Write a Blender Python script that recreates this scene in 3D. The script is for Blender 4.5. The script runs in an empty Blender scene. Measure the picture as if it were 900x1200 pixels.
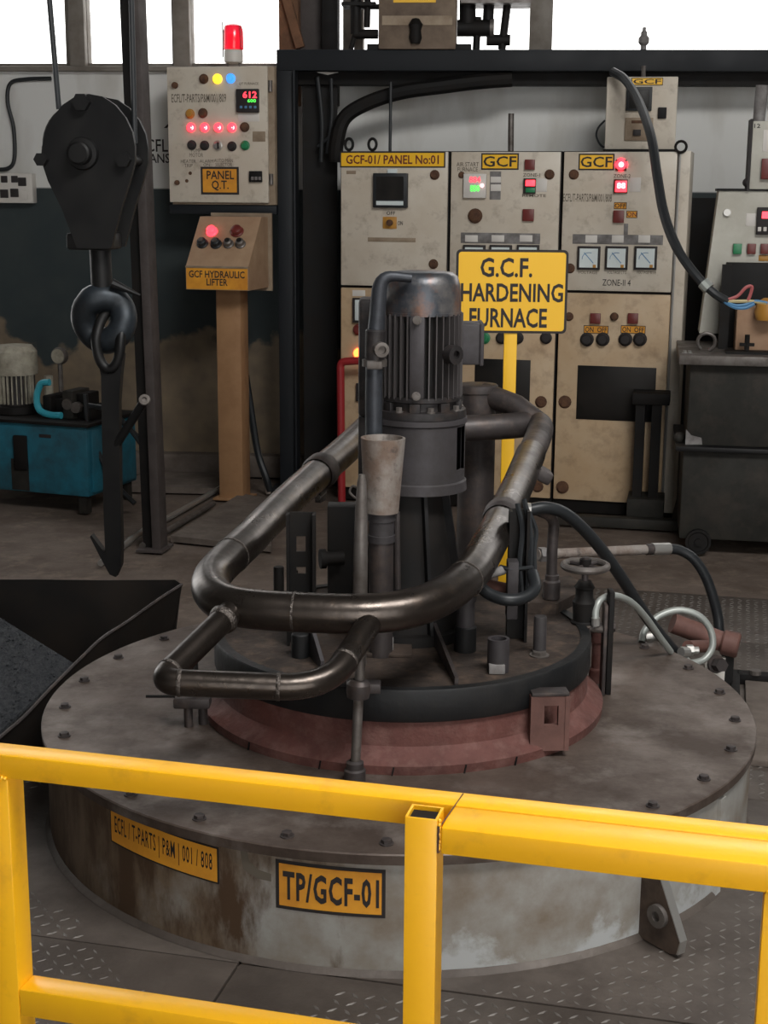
import bpy, bmesh, math, random
from math import sin, cos, tan, radians, pi, atan2, sqrt, hypot
from mathutils import Vector, Matrix
random.seed(7)
S = bpy.context.scene
COL = S.collection

# ------------------------------------------------------------------ camera
EYE = Vector((0, 0, 1.723)); FPX = 1700.0; PITCH = radians(12.4); ROLL = radians(0.4)
cd = bpy.data.cameras.new('camera'); cam = bpy.data.objects.new('camera', cd); COL.objects.link(cam)
cd.sensor_fit = 'VERTICAL'; cd.sensor_height = 36; cd.lens = 36 * FPX / 1200; cd.clip_start = 0.05; cd.clip_end = 200
cam.location = EYE
cam.rotation_euler = (Matrix.Rotation(pi/2 - PITCH, 4, 'X') @ Matrix.Rotation(ROLL, 4, 'Z')).to_euler()
S.camera = cam

# ------------------------------------------------------------------ light
w = bpy.data.worlds.new('overcast_sky'); S.world = w; w.use_nodes = True
bg = w.node_tree.nodes['Background']; bg.inputs[0].default_value = (1.0, 0.99, 0.97, 1); bg.inputs[1].default_value = 2.6
def area(name, loc, target, size, energy, color=(1, 1, 1)):
    l = bpy.data.lights.new(name, 'AREA'); l.shape = 'RECTANGLE'; l.size, l.size_y = size; l.energy = energy; l.color = color
    o = bpy.data.objects.new(name, l); COL.objects.link(o); o.location = loc
    o.rotation_euler = (Vector(target) - Vector(loc)).to_track_quat('-Z', 'Y').to_euler()
    return o
area('overhead_fill', (1.6, 1.6, 5.0), (0.3, 3.9, 0), (3.0, 1.4), 260, (1.0, 0.985, 0.96))  # added overhead area lamp, unseen, for soft light from above
S.view_settings.view_transform = 'Standard'; S.view_settings.look = 'None'
S.view_settings.gamma = 1; S.view_settings.use_curve_mapping = False
S.view_settings.exposure = 0.40

# ------------------------------------------------------------------ measuring: where a sight line meets a real surface
def ray(px, py):
    a, b = px - 450.0, py - 600.0
    x = a*cos(ROLL) + b*sin(ROLL); y = -a*sin(ROLL) + b*cos(ROLL)
    f = Vector((0, cos(PITCH), -sin(PITCH))); u = Vector((0, sin(PITCH), cos(PITCH)))
    return f + Vector((1, 0, 0)) * (x/FPX) - u * (y/FPX)
def hit(px, py, p0, n):
    d = ray(px, py); return EYE + d * ((Vector(p0) - EYE).dot(n) / d.dot(n))
def at(px, py, Y): return hit(px, py, (0, Y, 0), Vector((0, 1, 0)))
def onz(px, py, z): return hit(px, py, (0, 0, z), Vector((0, 0, 1)))

# ------------------------------------------------------------------ materials
def mat(name, base, rough=0.6, metal=0.0, dirt=None, scale=6.0, amount=0.5, sharp=0.15, bump=0.0, bscale=60.0, dirt2=None, scale2=25.0, amount2=0.3, emit=0.0, coat=0.0, spec=0.5):
    m = bpy.data.materials.new(name); m.use_nodes = True; nt = m.node_tree; b = nt.nodes['Principled BSDF']
    N = nt.nodes.new; L = nt.links.new
    b.inputs['Base Color'].default_value = (*base, 1); b.inputs['Roughness'].default_value = rough; b.inputs['Metallic'].default_value = metal
    b.inputs['Specular IOR Level'].default_value = spec
    if coat: b.inputs['Coat Weight'].default_value = coat; b.inputs['Coat Roughness'].default_value = 0.25
    if emit:
        b.inputs['Emission Color'].default_value = (*base, 1); b.inputs['Emission Strength'].default_value = emit
    tc = None
    if dirt or bump: tc = N('ShaderNodeTexCoord')
    col = None
    def layer(prev, colr, sc, am, seed):
        no = N('ShaderNodeTexNoise'); no.inputs['Scale'].default_value = sc; no.inputs['Detail'].default_value = 8; no.inputs['Roughness'].default_value = 0.65
        mp = N('ShaderNodeMapping'); mp.inputs['Location'].default_value = (seed, seed*1.7, seed*0.3); L(tc.outputs['Object'], mp.inputs[0]); L(mp.outputs[0], no.inputs['Vector'])
        mr = N('ShaderNodeMapRange'); c = 0.62 - 0.24*am; mr.inputs['From Min'].default_value = c - sharp; mr.inputs['From Max'].default_value = c + sharp
        L(no.outputs['Fac'], mr.inputs['Value'])
        mx = N('ShaderNodeMix'); mx.data_type = 'RGBA'
        if prev is None: mx.inputs['A'].default_value = (*base, 1)
        else: L(prev, mx.inputs['A'])
        mx.inputs['B'].default_value = (*colr, 1); L(mr.outputs[0], mx.inputs['Factor'])
        return mx.outputs['Result'], mr.outputs[0]
    if dirt:
        col, fac = layer(None, dirt, scale, amount, 3.1)
        if dirt2: col, _ = layer(col, dirt2, scale2, amount2, 11.7)
        L(col, b.inputs['Base Color'])
        rr = N('ShaderNodeMapRange'); rr.inputs['To Min'].default_value = rough; rr.inputs['To Max'].default_value = min(1, rough + 0.2); L(fac, rr.inputs['Value']); L(rr.outputs[0], b.inputs['Roughness'])
    if bump:
        no = N('ShaderNodeTexNoise'); no.inputs['Scale'].default_value = bscale; no.inputs['Detail'].default_value = 5; L(tc.outputs['Object'], no.inputs['Vector'])
        bp = N('ShaderNodeBump'); bp.inputs['Strength'].default_value = bump; bp.inputs['Distance'].default_value = 0.01
        L(no.outputs['Fac'], bp.inputs['Height']); L(bp.outputs[0], b.inputs['Normal'])
    return m
M = {}
M['yellow'] = mat('yellow_rail_paint', (0.95, 0.50, 0.007), 0.30, 0, (0.90, 0.44, 0.005), 3, 0.45, 0.25, 0.06, 25, dirt2=(0.45, 0.19, 0.02), scale2=14, amount2=-0.75, coat=0.3)
M['plate_yellow'] = mat('sign_yellow', (0.82, 0.46, 0.012), 0.5)
M['plate_orange'] = mat('label_orange', (0.72, 0.32, 0.022), 0.6, 0, (0.55, 0.22, 0.02), 8, 0.3)
M['ink'] = mat('black_lettering', (0.018, 0.014, 0.014), 0.7)
M['stencil'] = mat('faded_lettering', (0.13, 0.11, 0.085), 0.8)
M['pipe'] = mat('oily_pipe_steel', (0.085, 0.070, 0.060), 0.24, 0.9, (0.050, 0.040, 0.034), 7, 0.5, 0.15, 0.10, 40, dirt2=(0.16, 0.115, 0.085), scale2=16, amount2=-0.35, coat=0.22)
M['dust_pipe'] = mat('dusty_pipe_steel', (0.062, 0.053, 0.052), 0.45, 0.4, (0.038, 0.031, 0.030), 7, 0.5, 0.15, 0.15, 50, dirt2=(0.11, 0.08, 0.066), scale2=15, amount2=-0.1)
M['weld'] = mat('weld_bead', (0.11, 0.095, 0.085), 0.38, 0.8, bump=0.6, bscale=150)
M['black'] = mat('black_steel', (0.0065, 0.0068, 0.0078), 0.42, 0.1, (0.012, 0.0105, 0.010), 6, 0.4, 0.2, 0.1, 40, spec=0.35)
M['soot'] = mat('sooty_matt_steel', (0.0050, 0.0047, 0.0047), 0.6, 0, (0.012, 0.0095, 0.008), 10, 0.3, spec=0.25)
M['frame'] = mat('blue_black_frame_paint', (0.0085, 0.0105, 0.0135), 0.55, 0, (0.013, 0.0145, 0.017), 3, 0.3, spec=0.3)
M['motor'] = mat('motor_paint', (0.030, 0.027, 0.028), 0.45, 0.3, (0.013, 0.011, 0.011), 9, 0.5, 0.12, 0.1, 60, dirt2=(0.055, 0.040, 0.033), scale2=22, amount2=0.0, spec=0.4)
M['lugface'] = mat('lug_rust_brown', (0.085, 0.058, 0.042), 0.65, 0.1, (0.045, 0.030, 0.022), 14, 0.5)
M['hookblack'] = mat('hook_black_paint', (0.0038, 0.0038, 0.0042), 0.45, 0, (0.007, 0.0065, 0.006), 8, 0.3, spec=0.3)
M['hooksteel'] = mat('hook_blue_steel', (0.030, 0.038, 0.047), 0.4, 0.5, (0.010, 0.012, 0.014), 9, 0.5)
M['ventpipe'] = mat('vent_pipe_blue_grey', (0.060, 0.068, 0.080), 0.36, 0.5, (0.032, 0.034, 0.040), 9, 0.5)
M['fin'] = mat('fin_grey', (0.070, 0.063, 0.063), 0.45, 0.3)
M['cowl'] = mat('motor_cowl_worn', (0.055, 0.060, 0.070), 0.34, 0.5, (0.17, 0.155, 0.145), 8, 0.15, 0.1, 0.15, 30, dirt2=(0.24, 0.095, 0.035), scale2=5, amount2=0.12)
M['housing'] = mat('dusty_housing_paint', (0.050, 0.045, 0.050), 0.5, 0.2, (0.032, 0.028, 0.028), 8, 0.5, 0.15, 0.1, 40)
M['cup'] = mat('burnt_cup_steel', (0.30, 0.27, 0.245), 0.5, 0.35, (0.19, 0.135, 0.105), 8, 0.5, 0.1, 0.15, 60, dirt2=(0.07, 0.055, 0.05), scale2=30, amount2=-0.2)
M['lid'] = mat('lid_top_grime', (0.060, 0.043, 0.034), 0.7, 0.1, (0.025, 0.019, 0.016), 6, 0.5, 0.15, 0.2, 60, dirt2=(0.12, 0.083, 0.060), scale2=20, amount2=-0.15, spec=0.3)
M['band'] = mat('lid_band_black', (0.0085, 0.0095, 0.011), 0.5, 0.2, (0.018, 0.017, 0.0165), 8, 0.4, 0.15, 0.12, 50, spec=0.35)
M['red'] = mat('red_oxide_seat', (0.125, 0.042, 0.033), 0.7, 0, (0.070, 0.027, 0.022), 8, 0.5, 0.2, 0.3, 70, dirt2=(0.18, 0.095, 0.08), scale2=20, amount2=-0.2)
M['redpipe'] = mat('red_oxide_pipe', (0.16, 0.075, 0.060), 0.6, 0, (0.09, 0.042, 0.034), 9, 0.5)
M['drumtop'] = mat('drum_top_steel', (0.130, 0.100, 0.083), 0.40, 0.3, (0.058, 0.040, 0.031), 3.2, 0.55, 0.12, 0.12, 40, dirt2=(0.215, 0.185, 0.165), scale2=5, amount2=-0.05)
M['plate'] = mat('checker_plate_steel', (0.085, 0.070, 0.060), 0.5, 0.2, (0.050, 0.038, 0.031), 3, 0.5, 0.2, 0.15, 60, dirt2=(0.13, 0.108, 0.092), scale2=5, amount2=-0.1)
M['tread'] = mat('tread_worn_steel', (0.19, 0.175, 0.16), 0.42, 0.3, (0.10, 0.088, 0.078), 9, 0.5)
M['floor'] = mat('concrete_floor', (0.150, 0.118, 0.098), 0.75, 0, (0.085, 0.062, 0.048), 2.5, 0.5, 0.15, 0.25, 40, dirt2=(0.225, 0.175, 0.14), scale2=9, amount2=-0.2, spec=0.3)
M['board'] = mat('dusty_floor_boards', (0.15, 0.122, 0.103), 0.8, 0, (0.088, 0.070, 0.058), 6, 0.5, 0.15, 0.25, 40)
M['beige'] = mat('beige_cabinet_paint', (0.60, 0.55, 0.47), 0.5, 0, (0.48, 0.41, 0.325), 2.2, 0.45, 0.2, dirt2=(0.15, 0.10, 0.065), scale2=11, amount2=-0.5)
M['tanbeige'] = mat('tan_cabinet_lower', (0.54, 0.42, 0.285), 0.5, 0, (0.43, 0.285, 0.155), 2.0, 0.5, 0.25, dirt2=(0.15, 0.09, 0.05), scale2=11, amount2=-0.55)  # cabinet colour shifted towards tan for the lower doors
M['dirty'] = mat('stained_beige', (0.34, 0.27, 0.19), 0.6, 0, (0.17, 0.115, 0.075), 6, 0.5, 0.2)
M['greybeige'] = mat('grey_panel_paint', (0.52, 0.51, 0.45), 0.5, 0, (0.36, 0.335, 0.28), 3, 0.4, 0.2)
M['rust'] = mat('rust_spot', (0.12, 0.055, 0.025), 0.8, 0, (0.06, 0.03, 0.02), 30, 0.5)
M['meterdial'] = mat('meter_dial', (0.62, 0.68, 0.68), 0.3)
M['white'] = mat('white_plastic', (0.60, 0.57, 0.53), 0.5)
M['tape'] = mat('grey_tape', (0.22, 0.21, 0.205), 0.6, 0, (0.12, 0.11, 0.105), 20, 0.5)
M['darkglass'] = mat('dark_window', (0.008, 0.0075, 0.007), 0.4, 0, (0.016, 0.013, 0.011), 6, 0.3, spec=0.25)
M['darkred'] = mat('dark_red_cap', (0.14, 0.022, 0.018), 0.4)
M['orangecap'] = mat('orange_knob', (0.42, 0.20, 0.03), 0.5)
M['greencap'] = mat('green_cap', (0.02, 0.20, 0.08), 0.4)
M['wood'] = mat('post_ochre', (0.36, 0.20, 0.095), 0.6, 0, (0.25, 0.13, 0.06), 4, 0.45, 0.2, 0.1, 30)
M['ochrebox'] = mat('box_ochre_beige', (0.42, 0.285, 0.18), 0.5, 0, (0.28, 0.17, 0.10), 5, 0.45, 0.2)
M['timber'] = mat('rusty_brown_column', (0.22, 0.10, 0.045), 0.7, 0, (0.11, 0.055, 0.03), 5, 0.5)
M['brownbox'] = mat('stained_brown_box', (0.20, 0.145, 0.10), 0.65, 0, (0.085, 0.06, 0.045), 5, 0.5, 0.2)
M['column'] = mat('grey_brown_column', (0.075, 0.063, 0.060), 0.55, 0, (0.045, 0.037, 0.035), 4, 0.4, spec=0.3)
M['window'] = mat('window_frame_paint', (0.20, 0.18, 0.155), 0.6, 0, (0.13, 0.11, 0.09), 6, 0.4)
M['blue'] = mat('blue_tank_paint', (0.015, 0.155, 0.225), 0.5, 0, (0.012, 0.085, 0.12), 4, 0.45, 0.2, dirt2=(0.02, 0.03, 0.035), scale2=7, amount2=-0.1)
M['cyan'] = mat('cyan_hose', (0.04, 0.33, 0.42), 0.4)
M['cream'] = mat('cream_cap', (0.40, 0.375, 0.30), 0.55, 0, (0.20, 0.18, 0.14), 12, 0.45)
M['rubber'] = mat('black_rubber', (0.014, 0.016, 0.018), 0.42, spec=0.4)
M['hose'] = mat('grey_braided_hose', (0.33, 0.35, 0.33), 0.4, 0.3)
M['steel'] = mat('bright_steel', (0.42, 0.41, 0.39), 0.35, 0.7)
M['dullsteel'] = mat('dull_steel', (0.17, 0.155, 0.145), 0.45, 0.55, (0.10, 0.085, 0.075), 14, 0.5)
M['card'] = mat('brown_cardboard', (0.37, 0.235, 0.15), 0.8, 0, (0.28, 0.17, 0.105), 5, 0.4)
M['tank'] = mat('dark_tank_paint', (0.027, 0.026, 0.022), 0.6, 0.1, (0.016, 0.015, 0.013), 4, 0.5, 0.2, dirt2=(0.05, 0.04, 0.032), scale2=9, amount2=-0.2, spec=0.3)
M['skip'] = mat('skip_sheet_steel', (0.010, 0.009, 0.0085), 0.55, 0.2, (0.020, 0.0145, 0.011), 5, 0.4, spec=0.3)
M['coal'] = mat('dark_grit', (0.022, 0.024, 0.028), 0.8, 0, (0.045, 0.047, 0.050), 60, 0.4, 0.1, 1.0, 120, spec=0.3)
M['redframe'] = mat('red_frame_paint', (0.30, 0.018, 0.022), 0.45)
M['cable'] = mat('cable_grey_black', (0.018, 0.020, 0.022), 0.5, spec=0.35)
M['wirered'] = mat('wire_red', (0.40, 0.10, 0.10), 0.5); M['wireblue'] = mat('wire_blue', (0.08, 0.22, 0.40), 0.5); M['wireyellow'] = mat('wire_yellow', (0.5, 0.42, 0.22), 0.5)
M['led_red'] = mat('lit_red', (1.0, 0.04, 0.06), 0.4, emit=2.2); M['led_core'] = mat('lit_pink_core', (1.0, 0.55, 0.6), 0.4, emit=2.0)
M['led_yellow'] = mat('lit_yellow', (1.0, 0.62, 0.03), 0.4, emit=1.5); M['led_blue'] = mat('lit_blue', (0.05, 0.28, 0.9), 0.4, emit=0.9)
M['led_green'] = mat('lit_green', (0.08, 0.8, 0.08), 0.4, emit=1.3); M['led_orange'] = mat('lit_orange', (1.0, 0.16, 0.03), 0.4, emit=4.0)

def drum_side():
    """silver paint with rust-brown streaks, browner towards the left, paler along the foot on the right"""
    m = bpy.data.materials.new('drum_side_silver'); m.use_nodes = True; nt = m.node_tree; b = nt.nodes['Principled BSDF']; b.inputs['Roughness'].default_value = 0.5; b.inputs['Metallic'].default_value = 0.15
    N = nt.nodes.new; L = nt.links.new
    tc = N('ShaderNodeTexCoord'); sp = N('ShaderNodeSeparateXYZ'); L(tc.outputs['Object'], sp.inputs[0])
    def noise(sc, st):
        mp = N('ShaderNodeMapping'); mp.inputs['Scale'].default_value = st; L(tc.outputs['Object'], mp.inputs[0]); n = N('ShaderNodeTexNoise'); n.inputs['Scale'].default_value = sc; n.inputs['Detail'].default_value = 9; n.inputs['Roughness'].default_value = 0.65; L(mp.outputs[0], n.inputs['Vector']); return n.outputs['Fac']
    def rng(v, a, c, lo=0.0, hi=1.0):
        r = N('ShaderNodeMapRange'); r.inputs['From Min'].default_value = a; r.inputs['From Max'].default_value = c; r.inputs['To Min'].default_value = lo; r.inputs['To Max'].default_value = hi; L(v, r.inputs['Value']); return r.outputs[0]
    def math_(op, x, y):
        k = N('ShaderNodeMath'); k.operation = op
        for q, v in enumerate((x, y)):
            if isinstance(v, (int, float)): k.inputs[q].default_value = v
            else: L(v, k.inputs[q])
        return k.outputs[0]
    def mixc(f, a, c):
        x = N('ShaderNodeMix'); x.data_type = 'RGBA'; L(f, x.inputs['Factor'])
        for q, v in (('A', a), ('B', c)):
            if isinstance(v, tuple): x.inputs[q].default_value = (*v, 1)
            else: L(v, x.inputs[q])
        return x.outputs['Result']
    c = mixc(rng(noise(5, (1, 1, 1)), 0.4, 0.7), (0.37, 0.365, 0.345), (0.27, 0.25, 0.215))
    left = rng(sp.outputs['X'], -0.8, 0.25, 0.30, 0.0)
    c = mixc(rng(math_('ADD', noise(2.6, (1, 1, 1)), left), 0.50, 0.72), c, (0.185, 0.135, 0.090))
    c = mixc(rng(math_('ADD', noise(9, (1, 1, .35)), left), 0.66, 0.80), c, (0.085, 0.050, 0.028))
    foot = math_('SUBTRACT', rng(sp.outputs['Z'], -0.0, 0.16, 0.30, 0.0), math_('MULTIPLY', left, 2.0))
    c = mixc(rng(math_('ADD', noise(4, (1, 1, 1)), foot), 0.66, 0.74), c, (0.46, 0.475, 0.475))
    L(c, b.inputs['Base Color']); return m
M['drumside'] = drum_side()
def wall_mat():
    m = bpy.data.materials.new('two_tone_wall_paint'); m.use_nodes = True; nt = m.node_tree; b = nt.nodes['Principled BSDF']; b.inputs['Roughness'].default_value = 0.7
    N = nt.nodes.new; L = nt.links.new
    tc = N('ShaderNodeTexCoord'); sp = N('ShaderNodeSeparateXYZ'); L(tc.outputs['Object'], sp.inputs[0])
    def noise(scale, stretch=(1, 1, 1)):
        mp = N('ShaderNodeMapping'); mp.inputs['Scale'].default_value = stretch; L(tc.outputs['Object'], mp.inputs[0])
        n = N('ShaderNodeTexNoise'); n.inputs['Scale'].default_value = scale; n.inputs['Detail'].default_value = 8; L(mp.outputs[0], n.inputs['Vector']); return n.outputs['Fac']
    def rng(v, a, b_):
        r = N('ShaderNodeMapRange'); r.inputs['From Min'].default_value = a; r.inputs['From Max'].default_value = b_; L(v, r.inputs['Value']); return r.outputs[0]
    def mixc(f, a, c):
        x = N('ShaderNodeMix'); x.data_type = 'RGBA'; L(f, x.inputs['Factor'])
        for k, v in (('A', a), ('B', c)):
            if isinstance(v, tuple): x.inputs[k].default_value = (*v, 1)
            else: L(v, x.inputs[k])
        return x.outputs['Result']
    white = mixc(rng(noise(3, (1, 1, .35)), 0.5, 0.8), (0.64, 0.64, 0.62), (0.36, 0.335, 0.29))
    teal = mixc(rng(noise(5), 0.4, 0.75), (0.019, 0.030, 0.033), (0.032, 0.042, 0.042))
    ad = N('ShaderNodeMath'); ad.operation = 'MULTIPLY_ADD'; L(noise(2.6), ad.inputs[0]); ad.inputs[1].default_value = 1.1; L(sp.outputs['Z'], ad.inputs[2])
    bare = mixc(rng(noise(8), 0.3, 0.75), (0.13, 0.100, 0.070), (0.22, 0.165, 0.105))
    low = mixc(rng(ad.outputs[0], 1.36, 1.42), bare, teal)
    L(mixc(rng(sp.outputs['Z'], 1.735, 1.745), low, white), b.inputs['Base Color'])
    return m
M['wall'] = wall_mat()
def glass_mat():
    m = bpy.data.materials.new('window_glass'); m.use_nodes = True; nt = m.node_tree; nt.nodes.clear()
    o = nt.nodes.new('ShaderNodeOutputMaterial'); t = nt.nodes.new('ShaderNodeBsdfTransparent'); g = nt.nodes.new('ShaderNodeBsdfGlossy'); g.inputs['Roughness'].default_value = 0.05
    x = nt.nodes.new('ShaderNodeMixShader'); x.inputs[0].default_value = 0.06
    nt.links.new(t.outputs[0], x.inputs[1]); nt.links.new(g.outputs[0], x.inputs[2]); nt.links.new(x.outputs[0], o.inputs[0]); return m
M['glass'] = glass_mat()
def beacon_mat():
    m = mat('red_beacon_lens', (0.75, 0.02, 0.05), 0.15); b = m.node_tree.nodes['Principled BSDF']; b.inputs['Transmission Weight'].default_value = 0.5; return m
M['beacon'] = beacon_mat()

# ------------------------------------------------------------------ mesh builders (all add to a bmesh)
def new(): return bmesh.new()
def V(*a): return Vector(a)
def _faces(bm, vs, fs):
    bv = [bm.verts.new(v) for v in vs]; out = []
    for f in fs:
        try: out.append(bm.faces.new([bv[i] for i in f]))
        except ValueError: pass
    return bv, out
def box(bm, c, s, rot=None, bev=0.0, seg=2):
    x, y, z = s[0]/2, s[1]/2, s[2]/2
    vs = [V(a*x, b*y, d*z) for a in (-1, 1) for b in (-1, 1) for d in (-1, 1)]
    if rot is not None: vs = [rot @ v for v in vs]
    c = Vector(c)
    bv, fs = _faces(bm, [v + c for v in vs], [(0, 1, 3, 2), (4, 6, 7, 5), (0, 4, 5, 1), (2, 3, 7, 6), (0, 2, 6, 4), (1, 5, 7, 3)])
    if bev:
        es = list({e for f in fs for e in f.edges}); bmesh.ops.bevel(bm, geom=es, offset=bev, segments=seg, affect='EDGES', profile=0.5)
    return bm
def slab(bm, x0, x1, y0, y1, z0, z1, bev=0.0): return box(bm, ((x0+x1)/2, (y0+y1)/2, (z0+z1)/2), (abs(x1-x0), abs(y1-y0), abs(z1-z0)), None, bev)
def basis(d):
    d = Vector(d).normalized(); a = V(0, 0, 1) if abs(d.z) < 0.9 else V(1, 0, 0)
    u = d.cross(a).normalized(); return u, d.cross(u).normalized(), d
def lathe(bm, prof, c=(0, 0, 0), axis=(0, 0, 1), n=32, a0=0.0, a1=2*pi, cap=True):
    u, v, d = basis(axis); c = Vector(c); full = abs(a1 - a0 - 2*pi) < 1e-6; k = n if full else n + 1
    rings = []
    for r, h in prof:
        if r < 1e-6: rings.append([bm.verts.new(c + d*h)]); continue
        rings.append([bm.verts.new(c + d*h + (u*cos(a0+(a1-a0)*i/n) + v*sin(a0+(a1-a0)*i/n))*r) for i in range(k)])
    for A, B in zip(rings, rings[1:]):
        m = n
        for i in range(m):
            j = (i+1) % k
            try:
                if len(A) == 1: bm.faces.new((A[0], B[j], B[i]))
                elif len(B) == 1: bm.faces.new((A[i], A[j], B[0]))
                else: bm.faces.new((A[i], A[j], B[j], B[i]))
            except ValueError: pass
    if cap and full:
        for R in (rings[0], rings[-1]):
            if len(R) > 2: bm.faces.new(R)
    return bm
def cyl(bm, p0, p1, r0, r1=None, n=20, cap=True, bev=0.0):
    p0, p1 = Vector(p0), Vector(p1); r1 = r0 if r1 is None else r1; h = (p1-p0).length
    pr = [(r0, 0), (r1, h)] if not bev else [(r0-bev, 0), (r0, bev), (r1, h-bev), (r1-bev, h)]
    return lathe(bm, pr, p0, p1-p0, n, cap=cap)
def smooth_path(pts, k=6, closed=False):
    pts = [Vector(p) for p in pts]; n = len(pts); out = []
    for i in range(n if closed else n-1):
        p1, p2 = pts[i], pts[(i+1) % n]
        p0 = pts[(i-1) % n] if closed or i > 0 else p1*2 - p2
        p3 = pts[(i+2) % n] if closed or i+2 < n else p2*2 - p1
        for j in range(k):
            t = j/k; out.append(0.5*((2*p1) + (p2-p0)*t + (2*p0-5*p1+4*p2-p3)*t*t + (3*p1-p0-3*p2+p3)*t*t*t))
    if not closed: out.append(pts[-1])
    return out
def fillet(pts, rad, k=7):
    pts = [Vector(p) for p in pts]; out = [pts[0]]
    for i in range(1, len(pts)-1):
        p, a, b = pts[i], (pts[i-1]-pts[i]), (pts[i+1]-pts[i]); r = min(rad if not isinstance(rad, (list, tuple)) else rad[i-1], a.length*.48, b.length*.48)
        A, B = p + a.normalized()*r, p + b.normalized()*r
        for j in range(k+1):
            t = j/k; out.append(A*(1-t)**2 + p*2*t*(1-t) + B*t*t)
    out.append(pts[-1]); return out
def tube(bm, pts, r, n=14, closed=False, cap=True):
    pts = [Vector(p) for p in pts]; m = len(pts); rings = []; pu = None
    for i, p in enumerate(pts):
        a = pts[(i-1) % m] if closed or i > 0 else p; b = pts[(i+1) % m] if closed or i < m-1 else p
        d = (b-a)
        if d.length < 1e-9: d = V(0, 0, 1)
        d.normalize()
        if pu is None: u, v, _ = basis(d)
        else:
            u = (pu - d*pu.dot(d)); u.normalize(); v = d.cross(u)
        pu = u; rr = r[i] if isinstance(r, (list, tuple)) else r
        rings.append([bm.verts.new(p + (u*cos(2*pi*q/n) + v*sin(2*pi*q/n))*rr) for q in range(n)])
    for i in range(m if closed else m-1):
        A, B = rings[i], rings[(i+1) % m]
        for q in range(n): bm.faces.new((A[q], A[(q+1) % n], B[(q+1) % n], B[q]))
    if cap and not closed:
        bm.faces.new(rings[0]); bm.faces.new(rings[-1])
    return bm
def prism(bm, poly, y0, y1, mtx=None):
    """outline in x,z carried from y0 to y1"""
    f = [V(x, y0, z) for x, z in poly]; b = [V(x, y1, z) for x, z in poly]; n = len(poly)
    if mtx is not None: f = [mtx @ p for p in f]; b = [mtx @ p for p in b]
    _faces(bm, f + b, [tuple(range(n)), tuple(range(2*n-1, n-1, -1))] + [(i, i+n, (i+1) % n + n, (i+1) % n) for i in range(n)])
    return bm
def bar(bm, p0, p1, a, b, up=(0, 0, 1), bev=0.0):
    p0, p1 = Vector(p0), Vector(p1); d = (p1-p0); L = d.length; d.normalize(); up = Vector(up); s = d.cross(up).normalized(); t = s.cross(d)
    return box(bm, (p0+p1)/2, (a, L, b), Matrix((s, d, t)).transposed(), bev)
def hexbolt(bm, c, r, h, axis=(0, 0, 1)):
    c = Vector(c); ax = Vector(axis).normalized()
    cyl(bm, c, c + ax*h*.25, r*1.35, n=12); cyl(bm, c + ax*h*.25, c + ax*h, r, n=6); return bm
def uvsphere(bm, c, r, n=16, sc=(1, 1, 1)):
    mt = Matrix.Translation(Vector(c)) @ Matrix.Diagonal((sc[0]*r, sc[1]*r, sc[2]*r, 1))
    bmesh.ops.create_uvsphere(bm, u_segments=n, v_segments=max(6, n//2), radius=1, matrix=mt); return bm
def text_bm(body, x0, x1, z0, z1, y, bm=None, bold=0.0, fn=None, space=1.0):
    """lettering fitted into a rectangle on the plane y, read from -y; fn bends it onto another surface"""
    c = bpy.data.curves.new('lettering', 'FONT'); c.body = body; c.size = 1; c.offset = bold; c.align_x = 'CENTER'; c.resolution_u = 2; c.space_line = 0.82; c.space_character = space
    o = bpy.data.objects.new('lettering', c); me = o.to_mesh(); vs = [v.co.copy() for v in me.vertices]; fs = [tuple(p.vertices) for p in me.polygons]
    o.to_mesh_clear(); bpy.data.objects.remove(o); bpy.data.curves.remove(c)
    ax, bx = min(v.x for v in vs), max(v.x for v in vs); ay, by = min(v.y for v in vs), max(v.y for v in vs)
    bm = bm or bmesh.new(); pts = []
    for v in vs:
        u = x0 + (v.x-ax)/(bx-ax)*(x1-x0); q = z0 + (v.y-ay)/(by-ay)*(z1-z0)
        pts.append(fn(u, q) if fn else V(u, y, q))
    _faces(bm, pts, fs); return bm

# ------------------------------------------------------------------ scene tree
OFF = {}
def _finish(bm, off, name, m, smooth=35):
    if off is not None: bmesh.ops.translate(bm, verts=bm.verts, vec=-off)
    bmesh.ops.recalc_face_normals(bm, faces=bm.faces)
    me = bpy.data.meshes.new(name); bm.to_mesh(me); bm.free(); me.materials.append(M[m] if isinstance(m, str) else m)
    me.shade_smooth(); me.set_sharp_from_angle(angle=radians(smooth)); return me
def thing(name, label, cat, p=(0, 0, 0), fr=None, group=None):
    """an Empty at the thing's base; p is given in the frame fr (or the world)"""
    o = bpy.data.objects.new(name, None); COL.objects.link(o); o.empty_display_size = 0.1; p = Vector(p)
    if fr: o.location = fr.w(p); o.rotation_euler = (0, 0, -fr.a)
    else: o.location = p
    OFF[o.name] = p; o['label'] = label; o['category'] = cat
    if group: o['group'] = group
    return o
def part(name, bm, m, parent, label=None, kind=None, smooth=35):
    me = _finish(bm, OFF[parent.name], name, m, smooth); o = bpy.data.objects.new(name, me); COL.objects.link(o); o.parent = parent; OFF[o.name] = OFF[parent.name]
    if label: o['label'] = label
    if kind: o['kind'] = kind
    return o
def single(name, bm, m, label, cat, p=None, fr=None, group=None):
    """a thing that is one mesh"""
    vs = [v.co for v in bm.verts]
    if p is None: p = V((min(v.x for v in vs)+max(v.x for v in vs))/2, (min(v.y for v in vs)+max(v.y for v in vs))/2, min(v.z for v in vs))
    p = Vector(p); me = _finish(bm, p, name, m); o = bpy.data.objects.new(name, me); COL.objects.link(o)
    if fr: o.location = fr.w(p); o.rotation_euler = (0, 0, -fr.a)
    else: o.location = p
    OFF[o.name] = p; o['label'] = label; o['category'] = cat
    if group: o['group'] = group
    return o
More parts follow.
